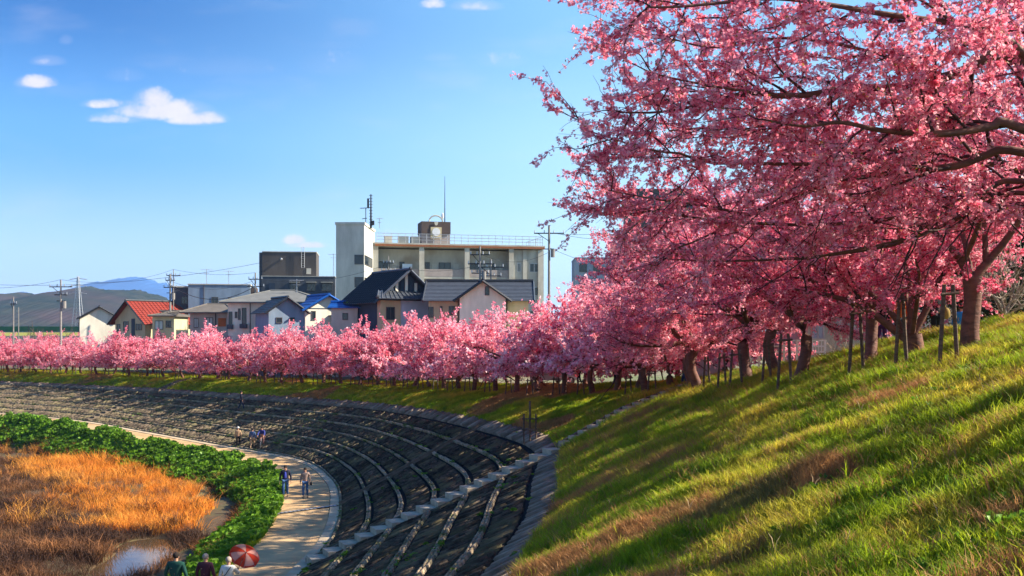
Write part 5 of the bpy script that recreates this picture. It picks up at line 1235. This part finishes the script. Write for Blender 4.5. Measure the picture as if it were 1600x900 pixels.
# small conical fir before the brown roofed house
r = np.random.default_rng(3); n_ = 2500; hh = r.uniform(0, 1, n_)**1.2; a = r.uniform(0, 6.283, n_); rr = (1-hh)*.95*np.sqrt(r.uniform(.3, 1, n_)); C = np.stack([rr*np.cos(a), rr*np.sin(a), hh*4.2+.3], 1); a_ = unit(r.normal(0, 1, (n_, 3))); b_ = unit(np.cross(a_, r.normal(0, 1, (n_, 3))))
V = np.stack([C-a_*.12, C+b_*.06, C+a_*.12, C-b_*.06], 1).reshape(-1, 3); x = (312-800)/FPX*116
fr = empty('fir_tree', (x, 116, gz(x, 116)), 0, 'small dark conical fir in front of the low brown roofed house', 'tree'); link('crown', npmesh('crown', V, np.arange(n_*4).reshape(-1, 4), m_ever), fr)['kind'] = 'stuff'; MB().tube([(0,0,-.2),(0,0,2)], .09, 6).build('trunk', m_barebark, fr)

# ------------------------------------------------------------------ wooden stakes propping the cherry trees
m_stake = M('stake_wood', (.17,.12,.085), (.08,.055,.04), scale=4, rough=.9, bump=.3, stretch=(1,1,4))
def stake(x, y, ht, rz, label, gap=.55, lean=.12, frame=False):
    root = empty('tree_stake', (x, y, gz(x, y)), rz, label, 'tree stake', 'wooden stakes propping the cherry trees')
    for sg in (-1, 1): MB().tube([(sg*gap/2, 0, -.3),(sg*(gap/2-lean), 0, ht)],   .044, 7).build('post', m_stake, root)
    if frame:
        MB().tube([(0,0,-.3),(0,0,ht*1.55)], .05, 7).build('post', m_stake, root)
        for z_ in (.35, .8): MB().tube([(-gap/2-.1,-.07,ht*z_),(gap/2+.1,-.07,ht*z_)], .035, 5).build('crossbar', m_stake, root)
    else: MB().tube([(-gap/2+.02,-.07,ht*.88),(gap/2-.02,-.07,ht*.90)], .036, 6).build('crossbar', m_stake, root)
def atp(px, d): return ((px-800)/FPX*d, d)
for px, d, ht, lab, gp in ((1482, 21, 1.75, 'dark leaning stake pair with crossbar left of the V forked cherry trunk', .42), (1408, 23.5, 1.9, 'pale weathered stake pair in front of the many stemmed cherry', .3), (1338, 25.5, 1.9, 'dark leaning stake pair left of the thick straight trunk', .4),
        (1226, 29, 1.7, 'stake pair leaning before the trunk near the railing', .45), (1198, 33, 1.6, 'upright stake pair second left of the railing gap', .35), (1150, 36, 1.5, 'stake pair beside the pale forked cherry trunk', .5), (1128, 38, 1.5, 'stake pair just left of the pale forked cherry trunk', .4), (1104, 41, 1.5, 'stake pair at the head of the grass staircase', .35)):
    x, y = atp(px, d); stake(x, y, ht, random.uniform(-.3, .3), lab, gp)
x, y = atp(828, 48.5); stake(x, y, 1.15, .1, 'three post stake frame standing alone low on the grass above the revetment', .62, .02, True)
for k, u in enumerate(front):
    if u < 4.9 or random.random() < .12: continue
    p = slope(np.array([u]), np.array([.9]))[0]
    lab = ('pair of thin stakes beside the %s trunk from the far left' % ORD[k]) if k < 20 else 'pair of thin stakes at the foot of a front row cherry, middle of the row, number %s' % ORD[min(k-20, 38)]
    if k >= 20: lab = 'pair of thin stakes below the %s front row cherry before the grass staircase' % ORD[min(len(front)-1-k, 38)]
    stake(p[0]-.3, p[1], random.uniform(1.0, 1.3), random.uniform(-.6, .6), lab, .5)
# ------------------------------------------------------------------ people
def pmat(name, c): return M('cloth_'+name, c, tuple(x*.8 for x in c), scale=12, rough=.9)
m_skin = M('skin', (.50,.27,.18), (.45,.23,.15), scale=6, rough=.6)
def skin(name, chains, mat, parent, sub=1):
    """chains: list of [(pos, radius), ...]; chains that start on an existing point join there"""
    V = []; E = []; R = []
    def vid(p, r):
        for i, q in enumerate(V):
            if (Vector(q)-Vector(p)).length < 1e-4: return i
        V.append(p); R.append(r); return len(V)-1
    for ch in chains:
        ids = [vid(tuple(p), r) for p, r in ch]; E += list(zip(ids[:-1], ids[1:]))
    me = bpy.data.meshes.new(name); me.from_pydata(V, E, []); o = bpy.data.objects.new(name, me); COL.objects.link(o)
    o.modifiers.new('s', 'SKIN'); sd = o.modifiers.new('d', 'SUBSURF'); sd.levels = sub; sd.render_levels = sub
    for i, sv in enumerate(me.skin_vertices[0].data): rr = R[i]; sv.radius = rr if isinstance(rr, tuple) else (rr, rr); sv.use_root = (i == 0)
    dg = bpy.context.evaluated_depsgraph_get(); nm = bpy.data.meshes.new_from_object(o.evaluated_get(dg)); bpy.data.objects.remove(o); nm.materials.clear(); nm.materials.append(mat)
    nm.polygons.foreach_set('use_smooth', [True]*len(nm.polygons))
    return link(name, nm, parent)
def person(loc, head, h, label, top, legs, hair, stride=.15, arm=.0, coat=0.0, wide=1.0, hold=None, sit=False, bag=None, hairlen=.0, hat=None, inner=None, group=None):
    """facing local +y. hold: right hand target. sit: cycling pose"""
    root = empty('person', loc, head, label, 'person', group); k = h/1.7
    S_ = lambda p: tuple(c*k for c in p)
    pel = (0, 0, .93); che = (0, .0, 1.22); nk = (0, 0, 1.43); hd = (0, .02, 1.56)
    if sit: pel = (0, -.12, .95); che = (0, .05, 1.22); nk = (0, .16, 1.42); hd = (0, .2, 1.56)
    sh = [(.17*wide*sg, nk[1]-.01, 1.37) for sg in (-1, 1)]; el = [(.25*wide*sg, nk[1]+(-.03+arm*sg*.6), 1.10) for sg in (-1, 1)]; wr = [(.26*wide*sg, nk[1]+.07+arm*sg, .86) for sg in (-1, 1)]
    if sit: el = [(.25*sg, .32, 1.18) for sg in (-1, 1)]; wr = [(.22*sg, .50, 1.04) for sg in (-1, 1)]
    if hold: el[1] = ((sh[1][0]+hold[0])/2+.07, (sh[1][1]+hold[1])/2, (sh[1][2]+hold[2])/2-.14); wr[1] = hold
    hp = [(.09*sg, pel[1], .88) for sg in (-1, 1)]; kn = [(.10*sg, pel[1]+stride*sg*.45+.04, .49) for sg in (-1, 1)]; an = [(.10*sg, pel[1]+stride*sg-.03, .085) for sg in (-1, 1)]
    if sit: kn = [(.11, .24, .72), (-.11, .22, .62)]; an = [(.11, .08, .38), (-.11, .10, .24)]; hp = [(.09*sg, -.12, .90) for sg in (1, -1)]
    arms = []
    body = [[(S_(pel), .12*k), (S_(che), .13*k), (S_(nk), .055*k), (S_(hd), (.075*k, .088*k)), (S_((hd[0], hd[1], 1.64)), .065*k)]]
    for s_, e_, w_ in zip(sh, el, wr): 
        d_ = (Vector(w_)-Vector(e_)).normalized(); hnd = Vector(w_)+d_*.075
        body.append([(S_(che), .13*k), (S_(s_), .055*k), (S_(e_), .038*k), (S_(w_), .024*k), (S_(tuple(hnd)), (.035*k, .02*k))])
    for a_, b_, c_ in zip(hp, kn, an): body.append([(S_(pel), .12*k), (S_(a_), .075*k), (S_(b_), .05*k), (S_(c_), .035*k)])
    bo = skin('body', body, m_skin, root, 1)
    # nose, ears and fingers joined into the same body mesh
    bm = bmesh.new(); bm.from_mesh(bo.data); x = MB()
    x.tube([S_((hd[0], hd[1]+.082, 1.575)), S_((hd[0], hd[1]+.108, 1.545))], [.008*k, .017*k], 5)
    for sg in (-1, 1): x.ball(S_((hd[0]+sg*.078, hd[1]-.005, 1.555)), (.012*k, .022*k, .032*k), 6, 4)
    for sg, e_, w_ in zip((-1, 1), el, wr):
        d_ = (Vector(w_)-Vector(e_)).normalized(); c_ = Vector(w_)+d_*.10; up = d_.cross(Vector((1, 0, 0))).normalized(); curl = Vector((-sg*.022, 0, 0))
        for f, (off, ln) in enumerate(((-.027, .062), (-.009, .072), (.009, .068), (.027, .054))):
            b0 = c_+up*off; x.tube([S_(tuple(b0)), S_(tuple(b0+d_*ln*.55+curl*.3)), S_(tuple(b0+d_*ln+curl*1.3))], [.0095*k, .009*k, .007*k], 5)
        b0 = Vector(w_)+d_*.045+up*.032; x.tube([S_(tuple(b0)), S_(tuple(b0+up*.022+d_*.025)), S_(tuple(b0+up*.026+d_*.055))], [.011*k, .010*k, .008*k], 5)
    t = x.data('x', m_skin, True); bm.from_mesh(t); bm.to_mesh(bo.data); bm.free(); bpy.data.meshes.remove(t)
    for sg in (-1, 1): MB().ball(S_((hd[0]+sg*.03, hd[1]+.084, 1.585)), .011*k, 6, 4).build('eye', m_frame, root)
    # clothes
    ja = [[(S_((pel[0], pel[1], .93-coat)), ((.165 if coat else .15)*k*wide, .125*k)), (S_(pel) if coat else S_((0, pel[1], 1.0)), (.155*k*wide, .12*k)), (S_(che), (.175*k*wide, .128*k)), (S_((nk[0], nk[1]-.01, 1.36)), (.15*k*wide, .10*k)), (S_((nk[0], nk[1], 1.44)), .068*k)]]
    for s_, e_, w_ in zip(sh, el, wr): ja.append([(S_((nk[0], nk[1]-.01, 1.36)), .12*k), (S_(s_), .078*k), (S_(e_), .060*k), (S_(tuple(Vector(e_).lerp(Vector(w_), .93))), .046*k)])
    skin('jacket', ja, pmat(*top), root, 1)
    tr = []
    for a_, b_, c_ in zip(hp, kn, an): tr.append([(S_((0, pel[1], .96)), (.145*k, .115*k)), (S_(a_), .098*k), (S_(b_), .072*k), (S_(tuple(Vector(c_)+Vector((0, 0, .03)))), .056*k)])
    skin('trousers', tr, pmat(*legs), root, 1)
    for c_ in an: skin('shoe', [[(S_((c_[0], c_[1]-.045, c_[2]-.045)), .042*k), (S_((c_[0], c_[1]+.06, c_[2]-.05)), .04*k), (S_((c_[0], c_[1]+.15, c_[2]-.055)), .028*k)]], pmat('shoe', (.06,.05,.05)), root, 1)
    hm = MB().ball(S_((hd[0], hd[1]-.018, 1.615)), (.094*k, .105*k, .098*k), 14, 9)
    if hairlen: hm.ball(S_((hd[0], hd[1]-.055, 1.55-hairlen*.4)), (.088*k, .06*k, (.08+hairlen)*k), 12, 8)
    hm.build('hair', pmat(*hair), root, True)
    if hat: MB().ball(S_((hd[0], hd[1]-.005, 1.655)), (.10*k, .115*k, .085*k), 12, 8).ball(S_((hd[0], hd[1]+.01, 1.64)), (.145*k, .16*k, .02*k), 14, 5).build('hat', pmat(*hat), root, True)
    if inner: skin('shirt', [[(S_((0, .055+pel[1], .97)), (.07*k, .085*k)), (S_((0, .065, 1.2)), (.085*k, .085*k)), (S_((0, .045, 1.38)), (.05*k, .06*k))]], pmat(*inner), root, 1)
    if bag:
        mt, pos, sz = bag; m = MB(); x0, y0, z0 = S_(pos)
        m.ball((x0, y0, z0), tuple(c*k for c in sz), 12, 8); m.build('bag', pmat(*mt), root, True)
        sd = 1 if x0 > 0 else -1
        MB().tube([(x0, y0, z0+sz[2]*k*.7), (x0*.9, y0*.6+.02, (z0+1.4*k)/2+.1), S_((sd*.12, .03, 1.45))], .014, 5).build('strap', pmat(*mt), root)
    return root
def pz(x, y):
    """height of the path surface below a point"""
    toe, _, _, _, n = prof(_tu); i = ((x-toe[:, 0])**2+(y-toe[:, 1])**2).argmin(); return float(toe[i, 2])
def on_path(px, d): x = (px-800)/FPX*d; return (x, d, pz(x, d))
nv = ('navy', (.012,.015,.035)); dn = ('denim', (.05,.11,.24)); bk = ('black', (.012,.012,.016)); hr = ('hair_dark', (.02,.013,.01)); gy = ('grey_hair', (.33,.27,.22)); pl = ('plum', (.06,.015,.03)); gn = ('deep_green', (.012,.065,.05)); cr = ('cream', (.62,.60,.55)); tn = ('tan', (.42,.27,.16)); ry = ('royal', (.06,.08,.45)); pd_ = ('plaid', (.28,.20,.17))
person(on_path(446, 54.8), math.pi+.15, 1.74, 'man in open dark jacket, blue shirt and jeans walking on the sandy path', nv, dn, hr, stride=.13, coat=.08, wide=1.12, inner=ry)
person(on_path(477, 54.5), math.pi+.05, 1.66, 'woman in brown top and jeans with black shoulder bag on the path', pd_, dn, hr, stride=.10, hairlen=.06, bag=(bk, (-.33, .05, .80), (.06,.11,.12)))
person(on_path(372, 75.5), .1, 1.56, 'person in cream hat and tan jacket with dark trousers, leftmost of the far walkers', tn, bk, gy, stride=.1, hat=cr)
person(on_path(394.5, 74.5), -.1, 1.6, 'person in blue jacket and tan trousers walking with bag in the far group', ('steel_blue', (.05,.09,.20)), tn, hr, stride=.2, bag=(bk, (-.28, 0, .9), (.06,.10,.11)))
rp = on_path(410, 74.8)
person(rp, math.pi, 1.72, 'cyclist in blue top riding a bicycle behind the two far walkers', ('indigo', (.04,.05,.22)), ('rust_cloth', (.28,.13,.10)), hr, sit=True)
bk_ = empty('bicycle', rp, math.pi, 'bicycle ridden along the sandy path by the cyclist in blue', 'bicycle')
for y_ in (-.52, .55):
    pts = [(0, y_+.33*math.cos(a), .34+.33*math.sin(a)) for a in np.linspace(0, 2*math.pi, 21)]; w_ = MB().tube(pts, .022, 6, cap=False).build('wheel', m_metal, bk_)
    sp = MB()
    for a in np.linspace(0, math.pi, 7, endpoint=False): sp.tube([(0, y_-.32*math.cos(a), .34-.32*math.sin(a)), (0, y_+.32*math.cos(a), .34+.32*math.sin(a))], .004, 3)
    sp.build('spokes', m_galv, w_)
MB().tube([(0,-.52,.34),(0,-.05,.30),(0,-.2,.85),(0,-.52,.34)], .018, 6).tube([(0,-.05,.30),(0,.38,.82)], .02, 6).tube([(0,-.18,.78),(0,.38,.82),(0,.55,.34)], .018, 6).build('frame', m_galv, bk_)
MB().tube([(-.26,.40,1.0),(0,.42,.98),(.26,.40,1.0)], .014, 6).tube([(0,.42,.98),(0,.38,.82)], .016, 6).build('handlebar', m_metal, bk_); MB().ball((0,-.22,.88), (.09,.13,.04), 10, 6).build('saddle', m_frame, bk_)
# three people from behind at the lower edge
b1 = person(on_path(275, 31.4), -.12, 1.78, 'dark haired man in deep green coat, leftmost of three seen from behind', gn, bk, hr, coat=.15, wide=1.25)
b2 = person(on_path(321, 31.6), -.1, 1.70, 'grey haired person in plum coat seen from behind in the middle of the three', pl, bk, gy, coat=.12, wide=1.1)
U0 = on_path(357, 31.2)
b3 = person(U0, -.15, 1.68, 'grey haired person in cream jacket holding the red umbrella', cr, bk, gy, coat=.05, wide=1.08, hold=(.17, .34, 1.20))
MB().tube([(-.15,-.145,1.02),(.0,-.165,1.2),(.13,-.12,1.40)], .013, 5).build('strap', pmat(*bk), b3)
# umbrella: eight panels, tilted back over the right shoulder, open side away
um = empty('umbrella', (U0[0]+.24, U0[1]+.60, U0[2]+1.37), 0, 'open red umbrella with pale panels carried on the path at the bottom edge', 'umbrella')
m_ur = M('umbrella_red', (.72,.07,.03), (.60,.05,.025), scale=3, rough=.6, transl=.55); m_up = M('umbrella_pale', (.85,.42,.33), (.75,.33,.26), scale=3, rough=.6, transl=.55)
TL = Matrix.Rotation(math.radians(10), 4, 'Y') @ Matrix.Rotation(math.radians(-62), 4, 'X')
def uv_(a, t, z_=None): 
    r_ = .50*math.sin(t*1.25)/math.sin(1.25); return Vector((r_*math.cos(a), r_*math.sin(a), .30*math.cos(t*1.25)-.30*math.cos(1.25)+.28))
for p_ in range(8):
    a0, a1 = 2*math.pi*p_/8, 2*math.pi*(p_+1)/8
    for part, (t0, t1) in enumerate(((0, .82), (.82, 1))):
        m = MB(); ns, na = 4 if part == 0 else 1, 4
        g_ = [[uv_(a0+(a1-a0)*j/na, (t0+(t1-t0)*i/ns)*(1-(.07*math.sin(math.pi*j/na) if (part and i == ns) or (part == 0 and False) else 0))) for j in range(na+1)] for i in range(ns+1)]
        vs = [TL @ v for row in g_ for v in row]; vs2 = [TL @ (v*0.985) for row in g_ for v in row]
        fs = [(i*(na+1)+j, i*(na+1)+j+1, (i+1)*(na+1)+j+1, (i+1)*(na+1)+j) for i in range(ns) for j in range(na)]
        m.mesh(vs, fs); m.build('panel', m_ur if part or p_ % 2 == 0 else m_up, um, True)
    MB().tube([TL @ uv_(a0, t)*.99 for t in (0, .35, .7, 1.0)], .005, 4).build('rib', m_galv, um)
MB().tube([TL @ Vector((0,0,-.28)), TL @ Vector((0,0,.55))], .009, 6).build('shaft', m_metal, um); MB().tube([TL @ Vector((0,0,-.34)), TL @ Vector((0,0,-.22))], .017, 6).build('handle', m_frame, um)
# lone figure on the revetment
u_ = 9.35; v_ = .50; q = revet(np.array([u_]), np.array([v_]))[0]
cand = revet(np.repeat(np.linspace(8, 12, 200), 20), np.tile(np.linspace(.3, .9, 20), 200)); pxx = 800+cand[:, 0]/cand[:, 1]*FPX; pyy = HOR-cand[:, 2]/cand[:, 1]*FPX
q = cand[((pxx-377)**2+(pyy-643)**2).argmin()]
person((q[0], q[1], q[2]+.05), -1.2, 1.65, 'dark clothed person climbing the distant revetment slope', nv, ('dark_jeans', (.02,.03,.06)), hr, stride=.25)
# people on the bank under the trees
def on_land(px, d): x = (px-800)/FPX*d; return (x, d, gz(x, d))
person(on_land(1463, 29), .3, 1.72, 'person in black coat with yellow bag between the trunks at the right', bk, bk, hr, coat=.2, wide=1.2, bag=(('mustard', (.28,.19,.05)), (.22,-.16, .95), (.11,.09,.17)))
person(on_land(1503, 30), -.4, 1.66, 'person in bright blue jacket behind the stakes at the right', ('bright_blue', (.02,.22,.55)), ('teal', (.01,.10,.11)), hr, coat=.1)
person(on_land(1406, 30), .2, 1.70, 'person in orange scarf and dark coat behind the many stemmed cherry', ('orange', (.70,.16,.03)), bk, hr, coat=.05)
person(on_land(1378, 31), 2.8, 1.62, 'person in black top with red bag right of the thick straight trunk', bk, ('purple_dark', (.06,.02,.10)), hr, bag=(('red', (.6,.03,.03)), (.24,0,.9), (.07,.12,.12)))
person(on_land(1070, 50), 1.4, 1.66, 'person in blue clothes beneath the blossom at the head of the grass stairs', ('blue', (.03,.10,.32)), dn, hr)
person(on_land(1134, 49), 1.5, 1.62, 'person in red jacket by the white cabinet under the trees', ('red2', (.50,.03,.04)), bk, hr)
person(on_land(905, 66), 1.5, 1.62, 'small figure in orange red jacket among the trunks of the middle row', ('red3', (.55,.08,.04)), bk, hr)
person(on_land(962, 60), -1.5, 1.66, 'small dark figure among the trunks right of the orange jacketed one', bk, nv, hr)
# parked car glimpsed between trunks on the bank road
cx_, cy_ = (866-800)/FPX*70, 70; car = empty('parked_car', (cx_, cy_, gz(cx_, cy_)), 0, 'white compact car glimpsed between the trunks behind the middle of the row', 'car')
m = MB(); pr = [(-1.7,.35),(-1.75,.75),(-1.5,.9),(-.95,.95),(-.5,1.42),(.9,1.46),(1.55,.98),(1.72,.9),(1.75,.35)]
m.prism([(x_, -.74, z_) for x_, z_ in pr], (0, 1.48, 0)); m.build('body', flat('car_paint', (.75,.77,.80), rough=.25), car)
m = MB().prism([(x_, -.752, z_) for x_, z_ in ((-.82,.98),(-.45,1.36),(.1,1.38),(.1,.98))], (0,-.006,0)).prism([(x_, -.752, z_) for x_, z_ in ((.18,.98),(.18,1.38),(.85,1.40),(1.25,1.0))], (0,-.006,0)); m.build('window', gl, car)
for x_ in (-1.1, 1.1): 
    for y_ in (-.66, .66):
        w_ = MB().tube([(x_, y_-.1, .3),(x_, y_+.1, .3)], .3, 16).build('wheel', m_frame, car); MB().tube([(x_, y_-.115, .3),(x_, y_+.115, .3)], .17, 10).build('rim', m_galv, w_)
# air: thin haze that only the far hills show
HZ = True
if HZ:
    hz = MB().box(-7500, 7500, -60, 8600, -12.5, 400).build('haze', m_joint); hz.data.materials.clear(); hm_ = bpy.data.materials.new('haze'); hm_.use_nodes = True; t_ = hm_.node_tree; t_.nodes.clear()
    oo = N(t_, 'ShaderNodeOutputMaterial'); pv = N(t_, 'ShaderNodeVolumePrincipled'); pv.inputs['Color'].default_value = (.35,.55,.95,1); pv.inputs['Density'].default_value = .00009; t_.links.new(pv.outputs[0], oo.inputs['Volume'])
    hz.data.materials.append(hm_); hz['kind'] = 'stuff'; hz.display_type = 'BOUNDS'
